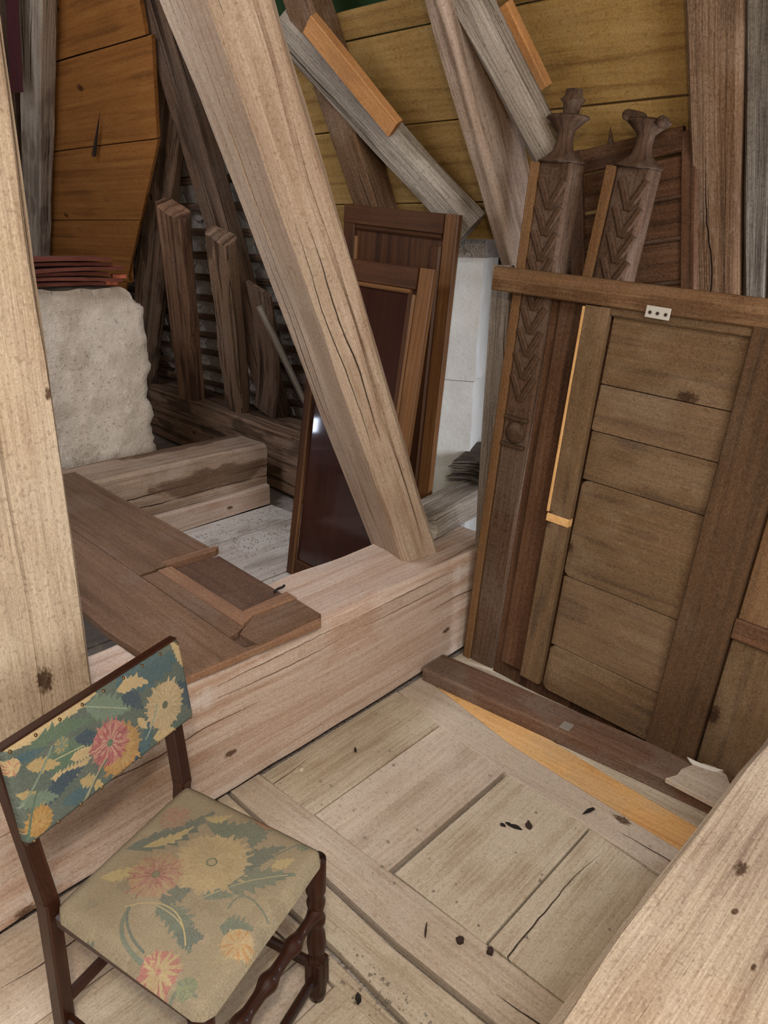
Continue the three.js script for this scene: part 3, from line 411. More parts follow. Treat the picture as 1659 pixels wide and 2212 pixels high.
{
  const g = tag(group('polished_door', [2.335, 0.01, -2.43], [0.06, 0, -0.1]), 'smaller glossy dark red cabinet door with mouldings coloured as if lit, in front of the wardrobe door', 'door');
  const H = 1.61, W = 0.69;
  doorPart(g, 'stile', 0, H / 2, W / 2 - 0.035, 0.075, H, 0.03, M.walnutLit, 81); doorPart(g, 'stile', 0, H / 2, -W / 2 + 0.022, 0.044, H, 0.03, M.walnut, 82);
  doorRail(g, 'rail', -0.004, H - 0.045, -0.03, W - 0.09, 0.09, 0.034, M.walnut, 83); doorRail(g, 'rail', 0, 0.05, 0, W - 0.12, 0.09, 0.03, M.walnut, 84);
  doorPart(g, 'molding', -0.012, H / 2 - 0.04, W / 2 - 0.083, 0.018, H - 0.14, 0.022, M.walnutLit, 85, 0.008); doorPart(g, 'molding', -0.006, H / 2 - 0.04, W / 2 - 0.105, 0.026, H - 0.14, 0.02, M.walnut, 86, 0.006);
  doorPart(g, 'molding', -0.012, H / 2 - 0.04, -W / 2 + 0.052, 0.014, H - 0.1, 0.02, M.walnutLit, 87, 0.006);
  doorRail(g, 'molding', -0.008, H - 0.1, -0.02, W - 0.17, 0.018, 0.022, M.walnutLit, 88, 0.006);
  doorPart(g, 'panel', 0.004, H / 2, 0, W - 0.11, H - 0.1, 0.012, M.polish, 89);
}

// ---------------------------------------------------------------- wardrobe back frame standing on its plinth
{
  const g = tag(group('wardrobe', [2.262, 0.065, -1.15], [0.058, 0, -0.03]), 'big brown wardrobe carcass of rails, stiles and wide panel boards, standing on the floor', 'wardrobe');
  doorRail(g, 'top_rail', 0, 1.49, 0.18, 1.366, 0.082, 0.034, M.brown, 91, 0.005);
  doorRail(g, 'rail_lip', 0.012, 1.436, 0.42, 1.0, 0.03, 0.03, M.panel, 92, 0.004);
  doorPart(g, 'stile', 0.002, 0.735, -0.09, 0.088, 1.42, 0.03, M.panel, 93); 
  doorPart(g, 'stile_edge', 0.0, 1.08, -0.136, 0.012, 0.72, 0.026, M.orange, 94, 0.002).userData.label = 'pale bare edge of the stile';
  doorRail(g, 'patch', -0.004, 0.70, -0.09, 0.088, 0.03, 0.03, M.orange, 95, 0.003).userData.label = 'pale patch let into the stile';
  doorPart(g, 'stile', 0.002, 0.735, 0.475, 0.165, 1.44, 0.032, M.brownShaded, 96);  // shadow band along this stile put into its darker colour
  doorPart(g, 'side_board', 0.05, 0.75, -0.205, 0.1, 1.48, 0.022, M.redbrown, 97);
  const ys = [0.0, 0.2, 0.49, 0.865, 1.04, 1.2, 1.425];
  for (let i = 0; i < 6; i++) {
    const a = ys[i] + 0.0035, b = ys[i + 1] - 0.0035, z0 = -0.042, z1 = 0.4;
    const s = new THREE.Shape(), r = i === 0 || i === 2 ? 0.03 : 0.008;
    s.moveTo(z0 + r, a); s.lineTo(z1, a); s.lineTo(z1, b); s.lineTo(z0 + r, b); s.quadraticCurveTo(z0, b, z0 + 0.004, b - r); s.lineTo(z0 + 0.004 * (i % 2), a + r); s.quadraticCurveTo(z0, a, z0 + r, a);
    const e = new THREE.ExtrudeGeometry(s, { depth: 0.01, bevelEnabled: true, bevelThickness: 0.002, bevelSize: 0.002, bevelSegments: 2, curveSegments: 6 });
    const p = e.attributes.position, u = e.attributes.uv; for (let k = 0; k < p.count; k++) u.setXY(k, p.getY(k) + i * 0.13, p.getX(k) + i * 0.43);
    e.rotateY(-Math.PI / 2);
    const m = mesh('panel_board', e, i % 3 === 1 ? M.panel2 : M.panel, g); m.position.set(0.028, 0, 0);
  }
  for (const [a, b] of [[0, 0.55], [0.56, 1.42]]) doorPart(g, 'panel_board', 0.024, (a + b) / 2, 0.74, 0.36, b - a, 0.014, a ? M.brown : M.panel, 98 + a * 3);
  doorRail(g, 'cross_rail', 0.008, 0.545, 0.74, 0.36, 0.07, 0.02, M.redbrown, 101);
  for (const [y, z, s] of [[1.453, 0.116, 1]]) {
    const pl = mesh('hinge_plate', new RoundedBoxGeometry(0.004, 0.036, 0.078, 2, 0.0015), M.zinc, g); pl.position.set(-0.021, y, z); pl.rotation.x = 0.02;
    for (const dz of [-0.024, 0, 0.026]) { const h = mesh('screw_hole', new THREE.CylinderGeometry(0.0055, 0.0055, 0.002, 12).rotateZ(Math.PI / 2), M.darkBit, pl); h.position.set(-0.0022, -0.002, dz); }
  }
  const bb = mesh('light_stop_board', boxUV(0.01, 1.56, 1.29), M.redbrown, g); bb.position.set(0.066, 0.712, 0.35);  // added unseen board, stops light leaking through the panel gaps
  const pn = tag(timber('plinth_board', [2.14, 0.03, -1.625], [2.205, 0.03, -0.2], 0.062, 0.15, Y, M.redbrown2, { seed: 99, r: 0.006, wob: 0.003, seg: 14 }), 'long dusty brown plinth board on the floor along the foot of the wardrobe', 'board');
  const hp = mesh('hinge_plate', new RoundedBoxGeometry(0.045, 0.004, 0.04, 2, 0.0015), M.zincDusty); hp.position.set(2.128, 0.064, -1.0); hp.rotation.y = 0.05; tag(hp, 'small dusty metal plate on the plinth board', 'plate');
}
// thin white crescent piece, scalloped offcut
{
  const s = new THREE.Shape(); s.moveTo(0, 0); s.quadraticCurveTo(0.05, -0.052, 0.11, 0); s.quadraticCurveTo(0.05, -0.012, 0, 0);
  const m = mesh('white_crescent', new THREE.ExtrudeGeometry(s, { depth: 0.006, bevelEnabled: true, bevelSize: 0.002, bevelThickness: 0.002, bevelSegments: 2 }), M.bone);
  m.quaternion.setFromRotationMatrix(new THREE.Matrix4().makeBasis(V(0.15, 0, 0.99).normalize(), V(0.93, 0.33, -0.14).normalize(), V(0.15, 0, 0.99).cross(V(0.93, 0.33, -0.14)).normalize())); m.position.set(2.237, 0.078, -0.605);
  tag(m, 'thin white crescent at the foot of the wardrobe, right end', 'shard');
  const b = flatBoard([[2.09, -0.62], [2.13, -0.60], [2.17, -0.6], [2.21, -0.585], [2.25, -0.56], [2.26, -0.52], [2.245, -0.48], [2.2, -0.45], [2.08, -0.42]], 0.082, 0.02, M.floor2, null, 'scalloped_offcut');
  b.position.y = -0.003; tag(b, 'pale rounded board end lying over the right end of the plinth board', 'board');
}
// ---------------------------------------------------------------- carved bedposts and headboard
function bedpost(pos, tilt, H, w, d, chev, finial, label) {
  const g = tag(group('bedpost', pos, [tilt, 0, 0]), label, 'bedpost');
  doorPart(g, 'shaft', d / 2, H / 2, 0.018, w - 0.036, H, d, M.carved, 111 + finial, 0.006);
  doorPart(g, 'side_strip', d / 2 - 0.006, H / 2, -w / 2 + 0.018, 0.036, H, d, M.orangeDull, 114 + finial, 0.004).userData.label = 'bare lighter edge of the post';
  const leg = hewn(0.098, 0.014, 0.026, { seed: 3, r: 0.005, wob: 0.0008, n: 2, seg: 3 });
  for (let y = chev[0]; y < chev[1]; y += 0.082) for (const s of [-1, 1]) { const m = mesh('chevron_bar', leg, M.carved, g); m.position.set(-0.003, y, finial ? 0.02 : 0.034); m.rotation.set(s * 0.47, 0, 0); }
  const knob = new THREE.SphereGeometry(0.042, 16, 10); knob.scale(0.45, 1, 1.05);
  if (finial) { const k = mesh('carved_knop', knob, M.carved, g); k.position.set(0, 1.035, 0.02); const r1 = mesh('ring', new RoundedBoxGeometry(0.03, 0.014, 0.1, 2, 0.006), M.carved, g); r1.position.set(-0.002, 0.985, 0.02); const r2 = mesh('ring', r1.geometry, M.carved, g); r2.position.set(-0.002, 1.09, 0.02); }
  const prof = [[0, 0], [0.078, 0], [0.078, 0.008], [0.056, 0.02], [0.034, 0.04], [0.027, 0.07], [0.03, 0.1], [0.058, 0.124], [0.072, 0.134], [0.066, 0.142], [0.024, 0.148]].map(([r, y]) => new THREE.Vector2(r, y));
  const cap = new THREE.LatheGeometry(prof, 8); cap.rotateY(Math.PI / 8); const c = mesh('capital', cap, M.carved, g); c.position.set(d / 2, H, 0.012);
  if (finial) { const f = mesh('finial', new THREE.LatheGeometry([[0.026, 0], [0.03, 0.03], [0.043, 0.042], [0.03, 0.052], [0.026, 0.072], [0, 0.076]].map(([r, y]) => new THREE.Vector2(r, y)), 8), M.carved, g); f.position.set(d / 2, H + 0.145, 0.02); }
  else for (const s of [-1, 1]) { const v = mesh('volute', new THREE.CapsuleGeometry(0.017, 0.07, 4, 10).rotateZ(Math.PI / 2), M.carved, g); v.position.set(d / 2 - 0.01, H + 0.142 - s * 0.006, 0.014 + s * 0.05); v.rotation.y = s * 0.25; }
  return g;
}
bedpost([2.345, 0, -1.545], 0.07, 1.955, 0.15, 0.1, [1.16, 1.84], 1, 'carved bedpost with a small knob finial, left of the two, behind the wardrobe frame');
bedpost([2.452, 0, -1.43], 0.125, 1.95, 0.15, 0.1, [1.5, 1.84], 0, 'carved bedpost with a scrolled flat top, right of the two, before the headboard');
{
  const g = tag(group('headboard', [2.59, 0, -0.95], [-0.15, 0, 0]), 'dark headboard with horizontal mouldings behind the right carved bedpost', 'headboard');
  doorPart(g, 'stile', 0, 1.03, -0.2, 0.05, 2.06, 0.026, M.redbrown, 121); doorPart(g, 'stile', 0, 1.02, 0.2, 0.05, 2.04, 0.026, M.redbrown, 122);
  doorRail(g, 'rail', 0.002, 2.02, 0.0, 0.36, 0.075, 0.026, M.redbrown, 123);
  const yy = [1.2, 1.45, 1.58, 1.72, 1.85, 1.98];
  for (let i = 0; i < 5; i++) { doorRail(g, 'panel_board', 0.01, (yy[i] + yy[i + 1]) / 2, 0, 0.36, yy[i + 1] - yy[i] - 0.012, 0.014, M.redbrown, 124 + i); doorRail(g, 'molding', 0.002, yy[i], 0.03, 0.3, 0.014, 0.022, M.carved, 130 + i, 0.006); }
  const p = mesh('peg', new THREE.ConeGeometry(0.012, 0.06, 8), M.carved, g); p.position.set(0.0, 2.085, -0.07);
}
// ---------------------------------------------------------------- old door lying across the tie beams
{
  const g = tag(group('old_door', [1.235, 0.466, -1.648], [0.004, -0.065, 0]), 'old dusty brown door laid flat across the two tie beams, with raised frame strips', 'door');
  const F = (pts, top, th, mat, name, gx, s) => flatBoard(pts, top, th, mat, g, name, gx, s);
  F([[-0.27, -0.03], [-0.28, -2.1], [0.31, -2.1], [0.29, -0.06]], 0.012, 0.01, M.trapDark, 'backing_board', false, 0.4);
  F([[-0.255, 0.0], [-0.27, -0.2], [-0.29, -0.42], [-0.29, -2.12], [-0.018, -2.12], [-0.018, -0.02], [0.02, -0.01], [0.02, 0.0]], 0.03, 0.028, M.trap, 'board', false, 1);
  F([[-0.015, -2.12], [-0.015, -0.72], [0.325, -0.755], [0.325, -2.12]], 0.029, 0.027, M.trap, 'board', false, 2.3);
  F([[-0.015, -0.7], [-0.015, -0.1], [0.11, -0.15], [0.11, -0.7]], 0.03, 0.028, M.trap, 'board', false, 3.1);
  F([[0.112, -0.7], [0.112, -0.22], [0.308, -0.24], [0.318, -0.7]], 0.018, 0.016, M.trapDark, 'recessed_panel', false, 4.7);
  F([[0.025, 0.0], [0.02, -0.1], [0.115, -0.165], [0.305, -0.17], [0.3, -0.03], [0.285, -0.02]], 0.031, 0.029, M.trap, 'bottom_rail', true, 5.2);
  F([[0.1, -0.715], [0.1, -0.755], [0.34, -0.762], [0.342, -0.74], [0.318, -0.72]], 0.038, 0.03, M.trapStrip, 'frame_strip', true, 6);
  F([[0.05, -0.7], [0.05, -0.12], [0.108, -0.2], [0.108, -0.7]], 0.036, 0.03, M.trapStrip, 'frame_strip', false, 7);
  F([[0.06, -0.135], [0.112, -0.215], [0.308, -0.235], [0.306, -0.172], [0.12, -0.166]], 0.037, 0.03, M.trapStrip, 'frame_strip', true, 8);
  F([[-0.25, 0.012], [-0.255, 0.001], [0.29, -0.02], [0.27, 0.008]], 0.026, 0.022, M.trapStrip, 'edge_strip', true, 9);
}
// ---------------------------------------------------------------- tapestry chair
function woven(ctx, W, H, fade, dust, seedN) {
  const im = ctx.getImageData(0, 0, W, H), d = im.data;
  for (let j = 0; j < H; j++) for (let i = 0; i < W; i++) {
    const k = (j * W + i) * 4, w = ((i >> 1) + (j >> 1)) % 2 ? 7 : -7, n = (noise(i * 0.6, j * 0.6 + seedN) - 0.5) * 34, f = clamp(fade + 0.35 * (fbm(i * 0.008 + seedN, j * 0.008) - 0.45));
    for (let q = 0; q < 3; q++) d[k + q] = clamp(d[k + q] + (dust[q] - d[k + q]) * f + w + n, 0, 255);
  }
  ctx.putImageData(im, 0, 0);
}
function jagLeaf(ctx, x0, y0, x1, y1, wd, col, bend = 0.2, teeth = 9, vein) {
  const dx = x1 - x0, dy = y1 - y0, L = Math.hypot(dx, dy), nx = -dy / L, ny = dx / L, at = (t, s) => { const b = bend * L * Math.sin(Math.PI * t); return [x0 + dx * t + nx * (s + b), y0 + dy * t + ny * (s + b)]; };
  ctx.beginPath(); ctx.moveTo(x0, y0);
  for (const sd of [1, -1]) for (let i = 1; i <= teeth * 2; i++) { const u = i / (teeth * 2), t = sd > 0 ? u : 1 - u, e = Math.sin(Math.PI * Math.pow(t, 0.8)) * wd * (i % 2 ? 1 : 0.62) * (0.8 + 0.4 * rnd()); const [x, y] = at(clamp(t + (i % 2 ? 0.03 : -0.02)), sd * e); ctx.lineTo(x, y); }
  ctx.closePath(); ctx.fillStyle = col; ctx.fill();
  if (vein) { ctx.beginPath(); ctx.moveTo(x0, y0); for (let t = 0.1; t <= 0.95; t += 0.1) ctx.lineTo(...at(t, 0)); ctx.strokeStyle = vein; ctx.lineWidth = 0.0025; ctx.stroke(); }
}
function bloom(ctx, x, y, r, cols, n, core, sq = 1) {
  ctx.beginPath(); ctx.arc(x, y, r * 0.84, 0, 7); ctx.fillStyle = cols[0][cols[0].length - 1]; ctx.fill();
  for (let ring = 0; ring < cols.length; ring++) { const R0 = r * (1 - ring / cols.length * 0.85); for (let i = 0; i < n * 1.6; i++) { const a = (i / 1.6 + rnd() * 0.7) / n * Math.PI * 2, l = R0 * (0.84 + 0.22 * rnd()), w = R0 * 0.1; ctx.beginPath(); const cx = Math.cos(a), cy = Math.sin(a) * sq; ctx.moveTo(x + cx * l * 0.15, y + cy * l * 0.15); ctx.quadraticCurveTo(x + cx * l * 0.7 - cy * w * 1.5, y + cy * l * 0.7 + cx * w * 1.5, x + cx * l, y + cy * l); ctx.quadraticCurveTo(x + cx * l * 0.7 + cy * w * 1.5, y + cy * l * 0.7 - cx * w * 1.5, x + cx * l * 0.15, y + cy * l * 0.15); ctx.fillStyle = cols[ring][i % cols[ring].length]; ctx.fill(); } }
  for (let i = 0; i < n * 2.2; i++) { const a = rnd() * 6.283, q = r * Math.sqrt(rnd()) * 0.8, t = a + (rnd() - 0.5) * 1.2, l = r * (0.12 + 0.2 * rnd()), px = x + Math.cos(a) * q, py = y + Math.sin(a) * q * sq, cc = cols[i % cols.length]; ctx.beginPath(); ctx.moveTo(px, py); ctx.quadraticCurveTo(px + Math.cos(t + 0.5) * l * 0.6, py + Math.sin(t + 0.5) * l * 0.6, px + Math.cos(t) * l, py + Math.sin(t) * l); ctx.lineWidth = r * 0.06; ctx.strokeStyle = cc[(i >> 1) % cc.length]; ctx.stroke(); }
  if (core) { ctx.beginPath(); ctx.arc(x, y, r * 0.12, 0, 7); ctx.fillStyle = core; ctx.fill(); ctx.lineWidth = r * 0.04; ctx.strokeStyle = '#4f5a4a'; ctx.stroke(); }
}
function curve(ctx, pts, w, col) { ctx.beginPath(); ctx.moveTo(pts[0], pts[1]); ctx.quadraticCurveTo(pts[2], pts[3], pts[4], pts[5]); ctx.lineWidth = w; ctx.lineCap = 'round'; ctx.strokeStyle = col; ctx.stroke(); }
function clothMat(W, H, sx, sy, ox, oy, flip, draw, fade, dust, seedN) {
  const c = document.createElement('canvas'); c.width = W; c.height = H; const ctx = c.getContext('2d'); seed(seedN);
  ctx.setTransform(W / sx, 0, 0, flip ? -H / sy : H / sy, -ox * W / sx, flip ? H + oy * H / sy : -oy * H / sy); draw(ctx); ctx.setTransform(1, 0, 0, 1, 0, 0);
  woven(ctx, W, H, fade, dust, seedN);
  const d = ctx.getImageData(0, 0, W, H).data, out = new Uint8Array(W * H * 4);
  for (let j = 0; j < H; j++) out.set(d.subarray((H - 1 - j) * W * 4, (H - j) * W * 4), j * W * 4);
  const t = new THREE.DataTexture(out, W, H); t.magFilter = t.minFilter = THREE.LinearFilter; t.colorSpace = THREE.SRGBColorSpace; t.needsUpdate = true;
  const b = new Uint8Array(128 * 128 * 4); for (let j = 0; j < 128; j++) for (let i = 0; i < 128; i++) { const k = (j * 128 + i) * 4; b[k] = b[k + 1] = b[k + 2] = 110 + 70 * (((i >> 2) + (j >> 2)) % 2) + 60 * (noise(i * 0.3, j * 0.3) - 0.5); b[k + 3] = 255; }
  const bt = new THREE.DataTexture(b, 128, 128); bt.wrapS = bt.wrapT = THREE.RepeatWrapping; bt.magFilter = THREE.LinearFilter; bt.needsUpdate = true; bt.repeat.set(sx / 0.06, sy / 0.06);
  return new THREE.MeshPhysicalMaterial({ map: t, bumpMap: bt, bumpScale: 0.0008, roughness: 0.95, sheen: 0.15, specularIntensity: 0.2 });
}
const seatCloth = clothMat(1024, 1024, 0.5, 0.5, -0.25, -0.25, false, (c) => {
  c.fillStyle = '#8e8168'; c.fillRect(-0.25, -0.25, 0.5, 0.5);
  for (let i = 0; i < 60; i++) { const x = -0.25 + 0.5 * rnd(), y = -0.25 + 0.5 * rnd(); jagLeaf(c, x, y, x + (rnd() - 0.5) * 0.1, y + (rnd() - 0.5) * 0.1, 0.012 + 0.012 * rnd(), ['#85785f', '#978a6c', '#7d7460', '#9a8b72'][i % 4], 0.2, 6); }
  const G = '#56675c', G2 = '#495a58', Y1 = '#b8a670', P = '#a8605c', B = '#b59c70';
  jagLeaf(c, -0.02, -0.16, 0.16, -0.06, 0.035, G2, 0.1, 8); jagLeaf(c, 0.0, -0.13, 0.1, -0.07, 0.016, Y1, 0.1, 7); jagLeaf(c, -0.1, -0.15, -0.03, -0.09, 0.018, Y1, 0.1, 6);
  jagLeaf(c, 0.12, -0.06, 0.2, 0.06, 0.038, G, 0.28, 8); jagLeaf(c, 0.13, -0.07, 0.17, -0.02, 0.014, Y1, 0.2, 6); jagLeaf(c, 0.19, 0.07, 0.1, 0.08, 0.024, G, 0.1, 7);
  jagLeaf(c, 0.02, 0.09, 0.15, 0.14, 0.028, G2, -0.1, 8); jagLeaf(c, -0.05, 0.07, 0.1, 0.2, 0.034, G, -0.06, 9, '#a99f76'); jagLeaf(c, 0.085, 0.145, 0.13, 0.175, 0.014, Y1, 0, 5);
  jagLeaf(c, -0.1, 0.0, -0.15, 0.13, 0.028, G, -0.12, 9, '#b0a47a'); jagLeaf(c, -0.09, 0.0, -0.04, 0.04, 0.026, G2, 0, 6); jagLeaf(c, -0.08, 0.14, -0.05, 0.2, 0.03, G, 0, 7); jagLeaf(c, -0.13, 0.08, -0.11, 0.13, 0.026, G2, 0.1, 7);
  curve(c, [-0.13, -0.04, -0.19, -0.03, -0.2, 0.06], 0.008, G); curve(c, [-0.125, -0.045, -0.17, -0.02, -0.185, 0.05], 0.005, G2); curve(c, [-0.13, -0.05, -0.05, 0.03, -0.14, 0.11], 0.003, Y1); curve(c, [-0.04, 0.13, 0.03, 0.12, -0.02, 0.21], 0.004, G);
  bloom(c, 0.033, 0.031, 0.085, [['#ad986c', '#b5a077'], ['#b09a70', '#a58f66'], ['#a8936a', '#b39e76']], 26, '#9d9070');
  bloom(c, -0.045, -0.05, 0.062, [['#a98b66', '#a67a62'], ['#9c5f58', '#a8736a', '#b08f70'], ['#8f5550', '#a06a60']], 18, '#6a6a50');
  bloom(c, 0.1, -0.13, 0.04, [['#8f8068', '#96705f'], ['#9c6a60']], 12); bloom(c, 0.208, 0.062, 0.045, [['#a3604c', '#ad7558']], 14); bloom(c, -0.2, 0.1, 0.045, [[B, P], ['#b5a070']], 14); bloom(c, -0.09, 0.19, 0.035, [['#b3804c', B]], 10);
  curve(c, [0.0, 0.1, 0.1, 0.12, 0.17, 0.16], 0.003, G2); bloom(c, 0.165, 0.17, 0.014, [['#8f8560', G]], 8); curve(c, [-0.23, 0.14, -0.2, 0.15, -0.205, 0.19], 0.006, G); bloom(c, -0.2, 0.165, 0.022, [[G, '#6d7c5c']], 6); jagLeaf(c, -0.23, -0.1, -0.2, -0.06, 0.012, G2, 0, 5);
}, 0.5, [122, 112, 94], 301);
const backCloth = clothMat(1024, 512, 0.5, 0.25, -0.225, 0.59, true, (c) => {
  c.fillStyle = '#46544f'; c.fillRect(-0.3, 0.5, 0.7, 0.5);
  const N = '#2c3d4c', N2 = '#35505a', G = '#5c7263', G2 = '#47604f', C = '#b59c70', C2 = '#a8905f';
  jagLeaf(c, 0.06, 0.8, 0.26, 0.77, 0.05, N2, 0, 7); jagLeaf(c, 0.24, 0.82, 0.265, 0.73, 0.014, C, 0, 8); jagLeaf(c, 0.2, 0.72, 0.27, 0.62, 0.03, N, 0.1, 7);
  jagLeaf(c, 0.06, 0.79, 0.15, 0.76, 0.022, C, 0.1, 6); jagLeaf(c, -0.02, 0.8, 0.09, 0.73, 0.035, G, 0, 8, '#8b9a80'); jagLeaf(c, 0.07, 0.77, 0.12, 0.71, 0.022, N, 0.1, 7);
  jagLeaf(c, -0.2, 0.81, 0.02, 0.81, 0.018, C, 0, 12); jagLeaf(c, -0.16, 0.79, 0.0, 0.76, 0.02, G2, 0.06, 10); jagLeaf(c, -0.2, 0.785, -0.12, 0.77, 0.012, N2, 0, 7);
  jagLeaf(c, -0.14, 0.74, -0.02, 0.72, 0.038, G2, 0, 9, '#a9a57c'); jagLeaf(c, -0.17, 0.76, -0.1, 0.72, 0.018, C2, 0, 7); jagLeaf(c, -0.13, 0.705, -0.03, 0.69, 0.018, C, -0.1, 11); jagLeaf(c, -0.16, 0.66, -0.05, 0.68, 0.022, N, 0.1, 10); jagLeaf(c, -0.2, 0.72, -0.16, 0.66, 0.014, C2, 0.1, 7);
  jagLeaf(c, -0.07, 0.66, -0.02, 0.61, 0.02, C2, 0, 6); jagLeaf(c, 0.02, 0.62, 0.12, 0.62, 0.02, N, 0, 8); jagLeaf(c, 0.09, 0.61, 0.14, 0.68, 0.022, N2, 0, 7); jagLeaf(c, 0.1, 0.7, 0.12, 0.66, 0.012, C, 0, 6);
  jagLeaf(c, 0.13, 0.63, 0.2, 0.61, 0.022, C, 0, 9); jagLeaf(c, -0.06, 0.75, 0.0, 0.7, 0.02, N, 0.1, 8); jagLeaf(c, -0.2, 0.7, -0.12, 0.66, 0.02, G, 0, 9); jagLeaf(c, -0.12, 0.64, -0.04, 0.62, 0.02, N2, 0, 8); jagLeaf(c, -0.08, 0.715, -0.01, 0.7, 0.016, C, 0, 9);
  bloom(c, 0.182, 0.685, 0.064, [['#b09a78', '#a8906a'], ['#b7a382', '#a48d68'], ['#ab9570']], 22, '#4a5040', 1.0);
  bloom(c, 0.04, 0.66, 0.062, [['#a87c46', '#9c7040'], ['#a8824e', '#b08a54'], ['#a27844']], 20);
  bloom(c, 0.018, 0.69, 0.056, [['#8c3f48', '#9a5056', '#a86a60'], ['#93484e', '#b08070'], ['#9a545a', '#b58a78']], 17, '#4d6a50');
  bloom(c, -0.172, 0.64, 0.034, [['#a98146', '#9c7038'], ['#b08a50']], 14); bloom(c, -0.195, 0.775, 0.02, [['#a8705a', C]], 10); bloom(c, -0.09, 0.755, 0.02, [['#a5854e', G]], 10);
  curve(c, [0.0, 0.66, -0.04, 0.64, -0.08, 0.6], 0.007, '#8a8a70'); curve(c, [0.002, 0.66, -0.035, 0.64, -0.07, 0.6], 0.003, '#2c3434'); curve(c, [-0.2, 0.69, -0.16, 0.71, -0.11, 0.765], 0.005, '#6d8070'); curve(c, [-0.2, 0.62, -0.19, 0.66, -0.16, 0.7], 0.005, G2); curve(c, [0.11, 0.64, 0.14, 0.66, 0.16, 0.7], 0.004, '#7f8a78');
}, 0.3, [108, 102, 86], 302);
{
  const g = tag(group('chair', [0.623, 0, -1.078], [0, 0.27, 0]), 'small antique chair with floral tapestry seat and back and turned dark legs', 'chair');
  // seat pad
  const C = [[-0.194, -0.186], [0.213, -0.195], [0.189, 0.217], [-0.23, 0.227]], n = 30, pos = [], uv = [], ix = [];
  const q = (a, b) => [0, 1].map((k) => (C[0][k] * (1 - a) + C[1][k] * a) * (1 - b) + (C[3][k] * (1 - a) + C[2][k] * a) * b);
  const warp = (t) => 0.5 + 0.5 * Math.sign(t - 0.5) * Math.pow(Math.abs(2 * t - 1), 0.7);
  for (let j = 0; j <= n; j++) for (let i = 0; i <= n; i++) { let a = warp(i / n), b = warp(j / n); const ca = Math.abs(2 * a - 1), cb = Math.abs(2 * b - 1), rc = Math.max(0, ca + cb - 1.86) * 0.35; const [x, z] = q(0.5 + (a - 0.5) * (1 - rc), 0.5 + (b - 0.5) * (1 - rc)); const e = Math.min(a, 1 - a, b, 1 - b), pr = Math.sqrt(Math.max(0, 1 - (1 - Math.min(1, e / 0.07)) ** 2)); pos.push(x, 0.428 + 0.03 * pr + 0.012 * Math.sin(Math.PI * a) * Math.sin(Math.PI * b) + 0.003 * (fbm(a * 6, b * 6) - 0.5), z); uv.push((x + 0.25) / 0.5, 1 - (z + 0.25) / 0.5); }
  for (let j = 0; j < n; j++) for (let i = 0; i < n; i++) { const a = j * (n + 1) + i; ix.push(a, a + n + 1, a + 1, a + 1, a + n + 1, a + n + 2); }
  const sg = new THREE.BufferGeometry(); sg.setAttribute('position', new THREE.Float32BufferAttribute(pos, 3)); sg.setAttribute('uv', new THREE.Float32BufferAttribute(uv, 2)); sg.setIndex(ix); sg.computeVertexNormals();
  mesh('seat', sg, seatCloth, g);
  const bar = (name, A, B, w, h, side, sd) => timber(name, A, B, w, h, side, M.chair, { seed: sd, wob: 0.0008, r: 0.005, n: 2 }, g);
  bar('seat_rail', [-0.215, 0.414, 0.203], [0.178, 0.414, 0.195], 0.032, 0.02, Y, 141); bar('seat_rail', [-0.182, 0.414, -0.17], [0.2, 0.414, -0.175], 0.032, 0.02, Y, 142);
  bar('seat_rail', [-0.18, 0.414, -0.18], [-0.208, 0.414, 0.2], 0.032, 0.02, Y, 143); bar('seat_rail', [0.194, 0.414, -0.18], [0.174, 0.414, 0.19], 0.032, 0.02, Y, 144);
  // rear posts in one bent piece each: leg below, upright above
  const post = (x0, x1, x2, sd) => { const a = hewn(0.46, 0.034, 0.036, { seed: sd, wob: 0.0008, r: 0.004, n: 2 }), b = hewn(0.352, 0.034, 0.036, { seed: sd + 1, wob: 0.0008, r: 0.004, n: 2 }); const put = (ge, A, B) => { const d = new THREE.Mesh(ge); along(d, A, B, X); d.updateMatrix(); ge.applyMatrix4(d.matrix); return ge; }; mesh('rear_post', mergeGeometries([put(a, [x0, 0, -0.235], [x1, 0.46, -0.205]), put(b, [x1, 0.445, -0.206], [x2, 0.79, -0.272])]), M.chair, g); };
  post(-0.175, -0.183, -0.186, 151); post(0.19, 0.21, 0.242, 153);
  // turned front legs
  const legProf = [[0.001, 0], [0.019, 0], [0.022, 0.02], [0.018, 0.038], [0.024, 0.042], [0.024, 0.122], [0.018, 0.128], [0.014, 0.138], [0.02, 0.15], [0.023, 0.175], [0.02, 0.205], [0.014, 0.225], [0.021, 0.236], [0.022, 0.25], [0.015, 0.262], [0.02, 0.285], [0.022, 0.3], [0.016, 0.318], [0.023, 0.33], [0.024, 0.42], [0.001, 0.422]].map(([r, y]) => new THREE.Vector2(r, y));
  const lg = new THREE.LatheGeometry(legProf, 20); for (const [x, z] of [[0.182, 0.192], [-0.208, 0.2]]) { const m = mesh('front_leg', lg, M.chair, g); m.position.set(x, 0.002, z); const b = mesh('block', new RoundedBoxGeometry(0.043, 0.085, 0.043, 2, 0.004), M.chair, m); b.position.y = 0.082; }
  const spProf = []; for (let i = 0; i <= 60; i++) { const t = i / 60, s = Math.abs(2 * t - 1); spProf.push(new THREE.Vector2(0.0125 + 0.0075 * (0.5 + 0.5 * Math.cos(s * 12.6)) ** 0.8 + 0.0015 * Math.cos(s * 25.2) - 0.002 * s, t * 0.385)); }
  const sp = mesh('turned_stretcher', new THREE.LatheGeometry(spProf, 16), M.chair, g); along(sp, [0.178, 0.275, 0.195], [-0.204, 0.275, 0.203], Z);
